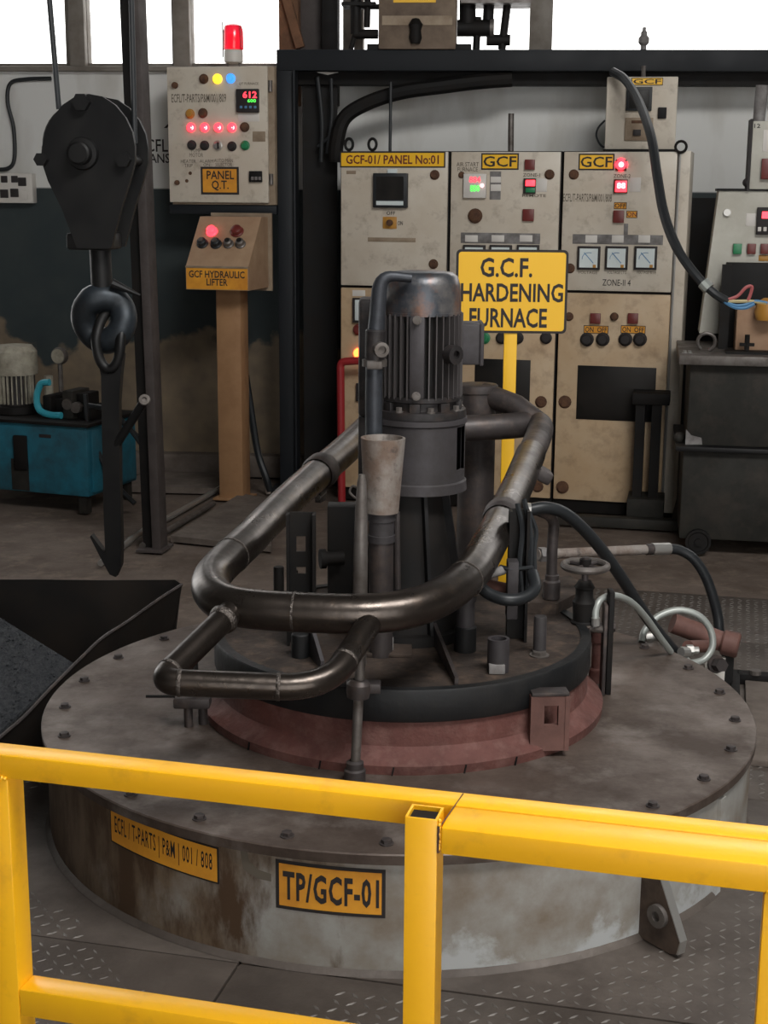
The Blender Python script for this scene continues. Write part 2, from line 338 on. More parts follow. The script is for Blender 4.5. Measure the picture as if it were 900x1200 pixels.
def struct(name, bm, m, fr=None, parent=None):
    me = _finish(bm, None, name, m); o = bpy.data.objects.new(name, me); COL.objects.link(o); OFF[o.name] = V(0, 0, 0)
    if fr: o.location = fr.o; o.rotation_euler = (0, 0, -fr.a)
    if parent:
        o.parent = parent
        if parent.location.length > 1e-6: o.location = (0, 0, 0); o.rotation_euler = (0, 0, 0)   # already in the parent's frame
    else: o['kind'] = 'structure'
    return o
def share(name, me, loc, parent, rot=(0, 0, 0)):
    """another part with shared mesh data; loc in the parent's frame"""
    o = bpy.data.objects.new(name, me); COL.objects.link(o); o.parent = parent; o.location = Vector(loc) - OFF[parent.name]; o.rotation_euler = rot; return o
def mesh(name, bm, m): return _finish(bm, None, name, m)
class Fr:
    """an upright plane through (x, y), turned by yaw: u to the right, y away, z up"""
    def __init__(s, x, y, yaw):
        s.a = radians(yaw); s.o = V(x, y, 0); s.ex = V(cos(s.a), -sin(s.a), 0); s.n = V(sin(s.a), cos(s.a), 0)
    def w(s, p): return s.o + s.ex*p[0] + s.n*p[1] + V(0, 0, p[2])
    def uz(s, px, py, d=0.0):
        h = hit(px, py, s.o + s.n*d, s.n); return (h - s.o).dot(s.ex), h.z
    def rect(s, x0, y0, x1, y1, d=0.0):
        a, b = s.uz(x0, (y0+y1)/2, d)[0], s.uz(x1, (y0+y1)/2, d)[0]
        return a, b, s.uz((x0+x1)/2, y1, d)[1], s.uz((x0+x1)/2, y0, d)[1]
    def p(s, px, py, d=0.0):
        u, z = s.uz(px, py, d); return V(u, d, z)

# ================================================================== THE SETTING
DC = V(0.045, 3.958, 0); DR = 1.0                      # furnace drum: centre and radius
FF = Fr(0, 3.0, 13.5)                                 # floor plates follow the room, turned a little
struct('floor', slab(new(), -6, 6, -2, 12, -0.12, -0.012), 'floor')
floor = bpy.data.objects['floor']
# steel checker plates with raised treads
seams_y = [-1.3, -0.055, 1.19, 2.05, 2.75, 3.43]; seams_x = [-2.55, -0.62 + 0.30, 1.02, 2.6]
def keep(u, d):
    x, y = FF.w((u, d, 0)).xy; r = hypot(x-DC.x, y-DC.y)
    if r < 1.06: return False
    if y < DC.y and x < -0.10 and r < 1.09 + 0.17*max(0, 1-abs(x+.40)/.34) + 0.015*sin(19*x): return False       # worn smooth beside the drum
    if x < -1.15 and y > 4.0: return False
    return y < 6.9
for j in range(len(seams_y)-1):
    for i in range(len(seams_x)-1):
        x0, x1, y0, y1 = seams_x[i]+.003, seams_x[i+1]-.003, seams_y[j]+.003, seams_y[j+1]-.003
        if j >= 2 and i == 0: continue
        fp = struct('floor_plate', slab(new(), x0, x1, y0, y1, -0.012, 0.0 - 0.001*((i+j) % 2), 0.001), 'plate', FF, floor)
        vs, fs = [], []; pitch = 0.034; nx, ny = int((x1-x0)/pitch), int((y1-y0)/pitch)
        for a in range(nx):
            for b in range(ny):
                u, d = x0 + (a+.5)*pitch, y0 + (b+.5)*pitch
                if not keep(u, d): continue
                ang = radians(45 if (a+b) % 2 else -45) + 0.0; L, W = 0.0145, 0.0042; k = len(vs); ca, sa = cos(ang), sin(ang)
                for (p, q, z) in ((-L, 0, 0), (0, -W, 0), (L, 0, 0), (0, W, 0), (-L*.5, 0, .0022), (L*.5, 0, .0022)):
                    vs.append((u + p*ca - q*sa, d + p*sa + q*ca, z - 0.0008))
                fs += [(k, k+1, k+4), (k+1, k+5, k+4), (k+1, k+2, k+5), (k+2, k+3, k+5), (k+3, k+4, k+5), (k+3, k, k+4)]
        if vs:
            me = bpy.data.meshes.new('tread'); me.from_pydata(vs, [], fs); me.materials.append(M['tread']); o = bpy.data.objects.new('tread', me); COL.objects.link(o); o.parent = fp; o['kind'] = 'stuff'

WF = Fr(1.2, 8.72, 5.0)                                # back wall
zs = WF.uz(120, 84)[1]                                 # sill height
struct('wall_back', slab(new(), -5.0, 4.2, 0.0, 0.25, -0.1, zs), 'wall', WF)
struct('baseboard_back', slab(new(), -4.6, -1.45, -0.10, 0.0, 0.0, WF.uz(220, 529)[1], .01), 'board', WF)
struct('wall_left', slab(new(), -7.2, -7.0, -3.0, 9.6, -0.1, 5.2), 'tank')
struct('wall_right', slab(new(), 7.0, 7.2, -3.0, 9.6, -0.1, 5.2), 'tank')
struct('wall_rear', slab(new(), -6.0, 6.0, 0.0, 0.25, zs+1.5, 5.2), 'tank', WF)
struct('ceiling_light_block', slab(new(), -7.2, 7.2, -3.0, 9.6, 5.2, 5.3), 'tank')  # unseen roof slab, added to block the sky and darken the scene
wfr = new(); slab(wfr, -7.0, -0.8, -3.2, -3.0, -0.1, 5.2); struct('wall_front_light_block', wfr, 'tank'); struct('wall_front_light_block', slab(new(), 4.6, 7.0, -3.2, -3.0, -0.1, 5.2), 'tank'); struct('wall_front_light_block', slab(new(), -0.8, 4.6, -3.2, -3.0, 3.9, 5.2), 'tank')  # unseen, added to cut frontal light; its opening steers light from the right
def window(n, px0, px1):
    u0, u1 = WF.uz(px0, 60)[0], WF.uz(px1, 60)[0]; zt = zs + 1.5
    wf = new()
    for a, b, c, d in ((u0, u0+.055, zs, zt), (u1-.055, u1, zs, zt), (u0+.055, u1-.055, zs, zs+.05), (u0+.055, u1-.055, zt-.05, zt)): slab(wf, a, b, 0.03, 0.11, c, d, .004)
    o = struct(n, wf, 'window', WF)
    struct('window_pane', slab(new(), u0+.05, u1-.05, 0.066, 0.072, zs+.045, zt-.045), 'glass', WF, o)
window('window_1', -110, 86); window('window_2', 91, 211); window('window_3', 213, 412); window('window_4', 414, 632); window('window_5', 634, 960)
struct('trim_1', slab(new(), WF.uz(-200, 84)[0], WF.uz(1000, 84)[0], -0.05, 0.22, zs, zs+.028, .004), 'window', WF)
for k, (a, b) in enumerate(((81, 99), (203, 222), (620, 647))):
    u0, u1 = WF.uz(a, 50, -.03)[0], WF.uz(b, 50, -.03)[0]
    struct('trim_%d' % (k+2), slab(new(), u0, u1, -0.03, 0.03, zs+.028, zs+1.5, .004), 'window', WF)
# timber column and dark column standing before the window wall
u0, u1 = WF.uz(327, 40, -.15)[0], WF.uz(350, 40, -.15)[0]
t = thing('rusty_column', 'rusty brown upright with a slanting brace above the corner of the black frame', 'column', ((u0+u1)/2, -.1, zs), WF)
part('upright', slab(new(), u0, u1, -.16, -.06, zs-.2, zs+1.4, .004), 'timber', t)
part('brace', bar(new(), WF.p(331, -20, -.18), WF.p(352, 56, -.18), .05, .05), 'timber', t)
u0, u1 = WF.uz(377, 40, -.15)[0], WF.uz(396, 40, -.15)[0]
b = slab(new(), u0, u1, -.16, -.06, zs-.2, zs+1.4, .004); single('dark_column', b, 'soot', 'thin dark upright before the window, right of the rusty brown upright', 'column', None, WF)
u0, u1 = WF.uz(350, 40, -.02)[0], WF.uz(378, 40, -.02)[0]
b = slab(new(), u0, u1, -.055, -.03, zs+.03, zs+1.4, .003); single('window_blind_board', b, 'column', 'dull brown board covering the window between two uprights', 'board', None, WF)

# wall lettering, partly hidden behind the thin column
wl = new(); x0, x1, z0, z1 = WF.rect(163, 163, 197, 178, -.002); text_bm('ECFL', x0, x1, z0, z1, -.003, wl, .01)
x0, x1, z0, z1 = WF.rect(160, 180, 199, 191, -.002); text_bm('TRANS', x0, x1, z0, z1, -.003, wl, .01)
prism(wl, [WF.uz(192, 150, -.003), WF.uz(197, 145, -.003), WF.uz(199, 145, -.003), WF.uz(196, 150, -.003)], -.003, -.002)
o = struct('lettering', wl, 'ink', WF, bpy.data.objects['wall_back'])

# socket box and its cable on the wall, far left
x0, x1, z0, z1 = WF.rect(-6, 203, 38, 238, -.08)
t = thing('socket_box', 'white socket box with switches on the wall at the left edge', 'socket box', ((x0+x1)/2, 0, z0), WF)
part('case', slab(new(), x0, x1, -.08, 0, z0, z1, .006), 'white', t)
for px, py, s_, m_ in ((5, 210, 4, 'ink'), (17, 210, 4, 'ink'), (26, 213, 5, 'ink'), (5, 227, 5, 'ink'), (17, 226, 5, 'ink'), (28, 229, 5, 'white')):
    u, z = WF.uz(px, py, -.082); r = s_*.0050; part('socket', slab(new(), u-r, u+r, -.088, -.079, z-r, z+r, .003), m_, t)
pp = [WF.p(*q, -.02) for q in ((60, 92), (30, 93), (12, 98), (9, 120), (16, 150), (17, 185), (10, 197), (-8, 199))]
single('wall_cable', tube(new(), smooth_path(pp), .012, 8), 'cable', 'thin dark cable looping down the white wall to the socket box', 'cable', None, WF)

# ================================================================== BLACK FRAME OVER THE CABINETS
BF = Fr(-0.60, 8.40, 4.0)
x0, x1, zt, zb_ = BF.uz(326, 300)[0], BF.uz(345, 300)[0], BF.uz(600, 58)[1], BF.uz(600, 83)[1]
t = thing('portal_frame', 'blue-black steel frame with a long beam above the beige cabinets', 'frame', (x0, 0, 0), BF)
part('post', slab(new(), x0, x1, 0, .10, 0, zb_, .004), 'frame', t)
part('post_flange', slab(new(), x1, x1+.012, -.03, .12, 0, zb_, .002), 'frame', t)
part('beam', slab(new(), x0, 4.0, 0, .10, zb_, zt, .004), 'frame', t)
part('rear_band', slab(new(), x0, 4.0, .12, .24, BF.uz(700, 100, .12)[1], zb_+.02, .004), 'soot', t)  # dark band behind and just below the beam
part('post_foot', slab(new(), x0-.05, x1+.06, -.04, .16, 0, .015, .003), 'frame', t)
# plain black filler closing the gap between post and first cabinet
bs = new(); slab(bs, x1+.03, BF.uz(398, 300, .30)[0], .16, .18, 0.0, BF.uz(370, 90, .16)[1])
single('black_gap_filler', bs, 'soot', 'tall black filler closing the gap left of the first cabinet', 'sheet', None, BF)
u, z = BF.uz(378, 84, .05); b = new(); prism(b, [BF.uz(366, 80, .11), BF.uz(402, 79, .11), BF.uz(396, 85, .11), BF.uz(384, 88, .11), BF.uz(372, 85, .11)], .105, .118)
single('torn_paper', b, 'white', 'torn pale paper scrap caught under the corner of the black beam', 'paper', None, BF)
# thick cable bundle sagging under the beam
pp = [BF.p(*q, .05) for q in ((393, 190), (395, 165), (404, 138), (430, 121), (470, 108), (520, 101), (560, 96), (600, 93))]
single('cable_bundle', tube(new(), smooth_path(pp), [.042, .042, .042, .042, .042, .042] * 7 + [.042], 10), 'soot', 'thick black cable bundle curving down under the beam at its left end', 'cable', None, BF)
for k, (a, b_, r) in enumerate((((372, 90), (376, 190), .012), ((388, 92), (383, 180), .010), ((392, 150), (372, 172), .008))):
    single('hanging_cable', tube(new(), smooth_path([BF.p(*a, .09), BF.p((a[0]+b_[0])/2+3, (a[1]+b_[1])/2, .085), BF.p(*b_, .09)]), r, 8), 'cable',
           ['dark loose cable hanging farthest left beside the frame post', 'dark loose cable hanging second from the frame post, nearly straight', 'short dark cable slanting across under the thick bundle'][k], 'cable', None, BF)
# finial bolt on the beam
b = new(); c = BF.p(754, 58, .05); lathe(b, [(0, -.0), (.016, 0), (.016, .02), (.030, .035), (.030, .06), (.018, .075), (.018, .09), (.010, .10), (.010, .115), (0, .118)], c, n=14)
single('insulator', b, 'tape', 'small grey insulator knob standing on the black beam', 'insulator', c, BF)

# burner unit on the beam, cut by the top edge
x0, x1, z0, z1 = BF.rect(444, -60, 535, 58, .0)
t = thing('overhead_unit', 'stained brown box unit with dark pipes standing on the black beam', 'machine', ((x0+x1)/2, .05, zt), BF)
part('box', slab(new(), x0, x1, -.02, .3, zt, zt+.75, .006), 'brownbox', t)
a0, a1, c0, c1 = BF.rect(461, -30, 511, 3, -.025); part('label_plate', slab(new(), a0, a1, -.026, -.021, c0, c1), 'plate_yellow', t)
c = BF.p(487, 40, -.03); part('dark_fitting', lathe(new(), [(0, -.05), (.025, -.05), (.036, -.02), (.03, .02), (.04, .05), (.02, .08), (0, .085)], c, n=14), 'soot', t)
part('dark_band', slab(new(), x0+.02, x1-.02, -.024, -.02, BF.uz(487, 30)[1], BF.uz(487, 19)[1]), 'dirty', t)
fr_ = new()
for p, q, r in (((417, -40), (417, 40), .030), ((432, -40), (430, 32), .018), ((414, 40), (443, 40), .026), ((416, 40), (411, 58), .014), ((411, 6), (444, 8), .014)):
    cyl(fr_, BF.p(*p, .05), BF.p(*q, .05), r, n=12)
part('pipe', fr_, 'soot', t)
fr_ = new()
for p, q, r in (((548, -40), (548, 28), .045), ((575, -40), (572, 24), .03), ((536, 33), (577, 33), .045), ((600, -40), (588, 58), .022), ((560, 20), (558, 58), .02), ((570, 47), (598, 47), .03)):
    cyl(fr_, BF.p(*p, .05), BF.p(*q, .05), r, n=12)
part('pipe', fr_, 'soot', t)
cyl2 = new(); cyl(cyl2, BF.p(574, 33, .05), BF.p(579, 33, .05), .05, n=16); part('end_ring', cyl2, 'dullsteel', t)
part('top_tray', slab(new(), BF.uz(540, 3)[0], BF.uz(622, 3)[0], -.06, .2, BF.uz(580, 5)[1], BF.uz(580, 0)[1]), 'dullsteel', t)
fl = new(); slab(fl, BF.uz(430, 57)[0], BF.uz(552, 57)[0], -.0, .24, zt, zt+.03); part('base', fl, 'soot', t)
hh = new(); slab(hh, BF.uz(400, -20)[0], BF.uz(440, -20)[0], .0, .2, BF.uz(420, 6)[1], BF.uz(420, 2)[1]); part('top_tray', hh, 'soot', t)

# ================================================================== CABINETS
CF = Fr(1.176, 7.81, 14.0)
ZT = CF.uz(600, 177)[1]
cu = [CF.uz(x, 260)[0] for x in (397.5, 525.5, 656.5, 792)]
zc = CF.uz(650, 341)[1]
def lamp_(par, px, py, r, m, d=0.0, rim='dullsteel', name='lamp', depth=.02):
    c = CF.p(px, py, d) if isinstance(par, tuple) is False else None
    cc = c + V(0, -.002, 0); part(name, lathe(new(), [(r*1.25, 0), (r*1.25, .006), (r, .008), (r, depth), (r*.75, depth*1.25), (0, depth*1.3)], cc, (0, -1, 0), 16), m, par)
def rbox(par, name, r4, m, d=.012, fr=None, off=0.0, bev=.002):
    f = fr or CF; x0, x1, z0, z1 = f.rect(*r4, -off); part(name, slab(new(), x0, x1, -off-d, -off+.001, z0, z1, bev), m, par); return (x0, x1, z0, z1, -off-d)
def rtext(par, body, r4, m='ink', off=.0015, fr=None, bold=.012):
    f = fr or CF; x0, x1, z0, z1 = f.rect(*r4, -off); part('lettering', text_bm(body, x0, x1, z0, z1, -off-.0008, None, bold), m, par)
def plate(par, r4, body, m='plate_yellow', tm='ink', fr=None, off=0.0, pad=.18, bold=.015, name='label_plate'):
    """a painted plate with a thin dark edge and lettering on it"""
    f = fr or CF; x0, x1, z0, z1 = f.rect(*r4, -off); e = min(.012, (z1-z0)*.09)
    p = part(name, slab(new(), x0, x1, -off-.002, -off+.001, z0, z1), 'ink', par)
    part(name, slab(new(), x0+e, x1-e, -off-.0035, -off-.0015, z0+e, z1-e), m, par)
    if body:
        hx, hz = (x1-x0), (z1-z0); part('lettering', text_bm(body, x0+hx*(.16 if '\n' in body else .06), x1-hx*(.12 if '\n' in body else .06), z0+hz*pad, z1-hz*pad, -off-.0045, None, bold), tm, par)
def cabinet(i, label):
    a, b = cu[i], cu[i+1]
    t = thing('control_cabinet', label, 'cabinet', ((a+b)/2, 0, 0), CF)
    part('body', slab(new(), a+.002, b-.002 if i < 2 else b+.055, .022, .42, .0, ZT, .004), 'soot', t)
    if i == 2: part('side_frame', slab(new(), b+.002, b+.06, .004, .40, .03, ZT+.002, .004), 'beige', t)
    up = part('door', slab(new(), a+.010, b-.008, 0, .02, zc+.006, ZT-.004, .004), 'beige', t, 'upper beige door')
    lo = part('door', slab(new(), a+.010, b-.008, 0, .02, .075, zc-.008, .004), 'tanbeige', t, 'lower tan door')
    part('plinth', slab(new(), a+.002, b-.002, .03, .40, 0, .07), 'soot', t)
    return t, up, lo
def lock(par, px, py, r=.018):
    c = CF.p(px, py); part('lock', lathe(new(), [(r*1.5, 0), (r*1.5, .003), (r, .005), (r, .018), (0, .019)], c, (0, -1, 0), 14), 'rust', par)
def meter(par, r4, lab=True):
    x0, x1, z0, z1, y = rbox(par, 'meter_case', r4, 'ink', .02)
    e = (x1-x0)*.10; part('meter_dial', slab(new(), x0+e, x1-e, y-.003, y, z0+e, z1-e), 'meterdial', par)
    cx, cz, w_ = (x0+x1)/2, (z0+z1)/2, (x1-x0)
    n = new(); bar(n, V(cx-w_*.20, y-.0045, cz+w_*.24), V(cx+w_*.22, y-.0045, cz-w_*.22), w_*.035, .001, (0, 1, 0))
    pts = [V(cx + w_*.30*cos(radians(q)) + w_*.02, y-.0045, cz + w_*.26*sin(radians(q)) - w_*.02) for q in range(70, 200, 13)]
    tube(n, pts, w_*.012, 4); part('needle', n, 'wireblue', par)
    c = new(); slab(c, x1-e-w_*.2, x1-e-w_*.06, y-.0055, y-.003, z0+e, z0+e+w_*.13); part('corner_mark', c, 'orangecap', par)
# --- first cabinet
t, up, lo = cabinet(0, 'left beige control cabinet under the sign GCF-01/PANEL No:01')
plate(up, (398.5, 177.5, 522, 196.5), 'GCF-01/ PANEL No:01', bold=.02, pad=.22, tm='darkred')
x0, x1, z0, z1, y = rbox(up, 'recorder', (438.5, 203, 478.5, 243.5), 'cable', .03, bev=.004)
part('recorder_window', slab(new(), x0+.02, x1-.02, y-.002, y, z0+.045, z1-.018), 'darkglass', up)
part('recorder_strip', slab(new(), x0+.02, x1-.02, y-.003, y, z0+.014, z0+.036), 'meterdial', up)
rbox(up, 'handle', (455, 198, 466, 203), 'meterdial', .02)
kx = rbox(up, 'switch_plate', (449, 254, 465, 268), 'orangecap', .008); c = CF.p(457.5, 261); part('knob', cyl(new(), c+V(0, -.006, 0), c+V(0, -.03, 0), .017, n=14), 'rust', up)
rtext(up, 'OFF', (453, 247.5, 463, 252)); rtext(up, 'ON', (466, 259, 472, 264))
rbox(up, 'tape_strip', (431, 278.5, 487, 283.5), 'dirty', .002); rbox(up, 'tape_strip', (406, 200, 417, 204), 'dirty', .002)
lock(up, 509.5, 205); lock(up, 508, 309.5)
rbox(lo, 'meter_case', (414, 349, 430, 378), 'ink', .02); rbox(lo, 'meter_dial', (416, 351.5, 428, 375.5), 'meterdial', .004, off=.02); rbox(lo, 'needle', (421, 362, 423.5, 365), 'led_green', .002, off=.024)
rbox(lo, 'sticker', (413, 340, 428, 347), 'white', .002)
lamp_(lo, 420, 386, .024, 'darkred'); lamp_(lo, 420.5, 414, .024, 'led_orange'); rbox(lo, 'switch_plate', (421, 432, 431, 443), 'orangecap', .008); rbox(lo, 'meter_case', (418, 449, 432, 470), 'ink', .02); rbox(lo, 'meter_dial', (420, 451, 430, 468), 'meterdial', .004, off=.02)
rbox(lo, 'dark_window', (425, 452, 520, 500), 'darkglass', .004)
# --- second cabinet
t, up, lo = cabinet(1, 'middle beige control cabinet, partly behind the yellow furnace sign')
plate(up, (564, 179.5, 608, 199), 'GCF')
rtext(up, 'AIR START\nFURNACE', (535, 190, 561, 201), 'stencil', bold=.0)
x0, x1, z0, z1, y = rbox(up, 'controller', (544, 203.5, 570.5, 232), 'white', .025, bev=.003)
part('digits', text_bm('884', *CF.rect(550, 207, 563, 214, -.026), -.027, None, .02), 'led_red', up); part('digits', text_bm('850', *CF.rect(551, 217, 562, 224.5, -.026), -.027, None, .02), 'led_green', up)
lamp_(up, 566, 217.5, .010, 'led_core', depth=.03)
rbox(up, 'tape_strip', (574, 201, 587, 234), 'tape', .0015); rbox(up, 'sticker', (575, 207, 587, 214), 'white', .003); rbox(up, 'sticker', (575, 216, 587, 224), 'white', .003)
lamp_(up, 557, 253, .032, 'rust'); rbox(up, 'push_button', (615.5, 187, 627, 199), 'darkred', .02)
rbox(up, 'display', (614, 209, 628, 227), 'ink', .018); rbox(up, 'display_glow', (616, 211, 627, 218), 'led_red', .002, off=.018); rbox(up, 'display_glow', (616, 220, 627, 225.5), 'greencap', .002, off=.018)
rbox(up, 'sticker', (629, 209, 641, 225), 'white', .003); rtext(up, 'ZONE-1', (613, 203, 633, 207), 'stencil'); rtext(up, 'REMOTE', (612, 227.5, 640, 231), 'stencil')
rbox(up, 'switch', (613, 245, 626, 259), 'darkred', .02)
rbox(up, 'tape_strip', (540, 273, 633, 285.5), 'tape', .0015)
for x in (553, 584, 617): rbox(up, 'sticker', (x-8, 275.5, x+7, 283.5), 'white', .003)
for x in (556, 587, 619): meter(up, (x-13, 287, x+13, 315))
lock(up, 644, 204.5); lock(up, 541, 205, .012)
for x in (568, 588, 607, 640): lamp_(lo, x, 396, .026, 'greencap' if x == 568 else 'ink')
rtext(lo, 'OFF', (556, 384, 566, 388), 'stencil')
rbox(lo, 'dark_window', (556, 421, 621, 492), 'darkglass', .004)
for q in ((634, 471), (630, 570), (533, 560)): lock(lo, *q, .022)
# --- third cabinet
t, up, lo = cabinet(2, 'right beige control cabinet with three white-dial meters in a row')
plate(up, (678, 180, 720, 199.5), 'GCF')
lock(up, 672.5, 204.5); lock(up, 668, 314.5)
lamp_(up, 728, 193, .028, 'led_red'); lamp_(up, 728.5, 193, .014, 'led_core', depth=.028); rbox(up, 'lamp_bezel', (721.5, 187, 734.5, 200), 'darkred', .012)
rtext(up, 'ZONE-2', (719, 204, 739, 208.5), 'stencil'); rbox(up, 'display', (719.5, 210, 735.5, 226.5), 'darkred', .02); rbox(up, 'display_glow', (721, 212, 734.5, 225), 'led_red', .003, off=.02)
part('digits', text_bm('88', *CF.rect(723, 214, 733, 221, -.024), -.0245, None, .02), 'led_core', up)
rbox(up, 'sticker', (738, 208, 751, 225), 'white', .003)
rtext(up, 'ECFL/T-PARTS/P&M/001/808', (660, 227, 717, 236.5), 'stencil', bold=.005)
plate(up, (719.5, 237, 734.5, 245), 'OFF', 'plate_orange'); rbox(up, 'switch', (719, 246.5, 731.5, 261), 'darkred', .022); plate(up, (734, 247, 747, 255.5), 'ON', 'plate_orange', 'darkred')
rbox(up, 'tape_strip', (671, 275, 777, 286.5), 'tape', .0015); rbox(up, 'tape_strip', (731, 262, 736, 275), 'tape', .0015)
for x in (693, 724, 755): rbox(up, 'sticker', (x-7, 275.5, x+7, 284.5), 'white', .003)
for x in (690.5, 723, 757): meter(up, (x-13.5, 288.5, x+13, 316))
for x, s_ in ((688, 'VOLTAGE'), (722, 'VOLTAGE LTG'), (757, 'VOLTAGE BLUE')): rtext(up, s_, (x-11, 317.5, x+12, 321), 'stencil', bold=.0)
rtext(up, 'ZONE-II 4', (706, 327.5, 739, 335), 'ink', bold=.0)
for x in (698, 742): rbox(lo, 'push_button', (x-6, 367, x+6, 379), 'darkred', .022)
lamp_(lo, 720, 371, .018, 'rust'); lock(lo, 667, 371, .016)
for x, s_ in ((699, 'ON  OFF'), (742.5, 'ON  OFF')): plate(lo, (x-15, 381.5, x+14, 391), s_, 'plate_orange')
for x in (688, 706.5, 733, 750): lamp_(lo, x, 397.5, .030, 'ink', depth=.03)
rbox(lo, 'dark_window', (676, 429.5, 768, 493), 'darkglass', .004)
for q in ((662, 471), (659, 571)): lock(lo, *q, .024)
rod = new(); cyl(rod, CF.p(797, 180, .01), CF.p(776, 590, .01), .009, n=8)
part('hinge_rod', rod, 'steel', t); cc = CF.p(798, 172, -.01); part('eye_bolt', tube(new(), [cc + V(.028*cos(q*pi/8), 0, .028*sin(q*pi/8)) for q in range(16)], .007, 8, True), 'soot', t)
# red tube frame in front of the first cabinet
pp = [CF.p(*q, -.12) for q in ((446, 421), (399, 424), (400.5, 575))]; pp[2].z = 0
single('red_tube_frame', tube(new(), fillet(pp, .03), .022, 10), 'redframe', 'red steel tube frame standing before the leftmost cabinet', 'frame', (pp[2].x, -.12, 0), CF)
# thin pipe and wire rising from the cabinet tops
a = CF.p(598.5, 178, .2); a.z = ZT; b_ = CF.p(599, 133, .2); single('short_upright_pipe', cyl(new(), a, b_, .016, n=10), 'dullsteel', 'short thin upright pipe on top of the middle cabinet', 'pipe', a, CF)
a = CF.p(457, 178, .2); a.z = ZT; b_ = CF.p(458, 96, .2); single('thin_conduit', cyl(new(), a, b_, .009, n=8), 'cable', 'thin dark conduit rising from the leftmost cabinet to the beam', 'conduit', a, CF)
for k, px in enumerate((409, 436.5)):
    cc = CF.p(px, 171, .02); cc.z = ZT + .036; single('eye_bolt', tube(new(), [cc + V(.022*cos(q*pi/9), 0, .030*sin(q*pi/9)) for q in range(18)], .008, 8, True), 'soot', 'black lifting eye on the leftmost cabinet, the %s of two' % ('left' if k == 0 else 'right'), 'eye bolt', cc - V(0, 0, .036), CF)

# ------------------------------------------------------------------ small box up right of the beam, hung in front of the wall
UF = Fr(1.2, 8.05, 8.0)
x0, x1, z0, z1 = UF.rect(710, 90, 793, 175)
t = thing('wall_panel_box', 'small dirty beige panel box hanging below the beam over the right cabinet', 'control panel', ((x0+x1)/2, .1, z0), UF)
part('body', slab(new(), x0, x1, .0, .16, z0, z1, .005), 'beige', t); part('bottom_rim', slab(new(), x0-.005, x1+.005, -.008, .16, z0-.012, z0), 'soot', t)
plate(t, (740, 91, 777, 100), 'GCF', 'plate_yellow', fr=UF, off=.002)
rbox(t, 'screen', (734, 102, 764, 130), 'cable', .02, UF); rbox(t, 'screen_glass', (737, 105, 761, 127), 'darkglass', .002, UF, .02)
rbox(t, 'switch', (771, 126, 781, 139), 'soot', .02, UF); rbox(t, 'sub_panel', (732, 138, 765, 165), 'dirty', .01, UF); rbox(t, 'push_button', (742, 152, 751, 159), 'ink', .015, UF, .01); rbox(t, 'sticker', (740, 141, 757, 144.5), 'rust', .002, UF, .01)
c = UF.p(754, 86, .05); part('hanger', cyl(new(), c + V(0, 0, -.03), V(c.x, c.y, zt-.1), .012, n=8), 'dullsteel', t)
pp = [UF.p(*q, .06) for q in ((709, 141), (701, 150), (699, 160), (705, 171), (714, 173))]
single('loop_wire', tube(new(), smooth_path(pp), .006, 6), 'cable', 'thin wire loop at the left side of the hanging panel box', 'wire', None, UF)

# ------------------------------------------------------------------ right-hand panels
RF = Fr(1.75, 7.45, 10.0)
x0, x1, z0, z1 = RF.rect(838, 224, 940, 392)
t = thing('display_box', 'grey-green panel with a red digital display at the right edge', 'control panel', ((x0+x1)/2, .1, z0), RF)
k_ = new(); prism(k_, [(x0, z1), (x1, z1), (x1, z0), (x0-.06, z0)], 0, .22); part('body', k_, 'greybeige', t)
part('top_rim', slab(new(), x0-.01, x1, -.01, .22, z1, z1+.012), 'soot', t)
lamp_c = RF.p(852, 249); part('lock', cyl(new(), lamp_c, lamp_c+V(0, -.02, 0), .018, n=12), 'steel', t)
rbox(t, 'sticker', (874, 250, 886, 265), 'white', .002, RF); rbox(t, 'controller', (886.5, 243, 925, 275), 'ink', .03, RF, bev=.003)
x0_, x1_, z0_, z1_ = RF.rect(893, 248, 906, 256, -.03); part('digits', slab(new(), x0_, x1_, -.032, -.029, z0_, z1_), 'led_red', t)
for x in (890, 896.5): rbox(t, 'key', (x-2, 266, x+2, 271), 'white', .004, RF, .03)
for x, m_ in ((864, 'greencap'), (880.5, 'darkred'), (896, 'darkred')): rbox(t, 'push_button', (x-5, 285.5, x+5, 297.5), m_, .025, RF)
rbox(t, 'sticker', (889, 299, 902, 306), 'orangecap', .002, RF)
x0, x1, z0, z1 = RF.rect(880, 142, 940, 222)
t = thing('switch_box', 'small pale panel with a dark red switch above the grey-green panel', 'control panel', ((x0+x1)/2, .1, z0), RF)
part('body', slab(new(), x0, x1, -.02, .15, z0, z1, .005), 'greybeige', t); part('rim', slab(new(), x0-.012, x0, -.024, .15, z0-.01, z1+.01), 'ink', t)
rbox(t, 'switch', (892, 186, 912, 210), 'darkred', .03, RF, .02); rbox(t, 'sticker', (894, 152, 912, 178), 'white', .002, RF, .02); rtext(t, '12', (884, 145, 891, 150), 'ink', .021, RF)
c = RF.p(875, 214, -.0); part('knob', uvsphere(new(), c, .022, 10), 'ink', t)
a, b_ = RF.p(889, 145, .1), RF.p(893, 100, .1); part('conduit', cyl(new(), a, b_, .03, n=12), 'tape', t)
# black wall cover behind, between cabinet and panel
b = slab(new(), WF.uz(801, 400, -.02)[0], WF.uz(960, 400, -.02)[0], -.04, -.01, 0, WF.uz(830, 232, -.02)[1]); single('black_wall_sheet', b, 'soot', 'black sheet against the wall right of the cabinets, under the pale wall', 'sheet', None, WF)

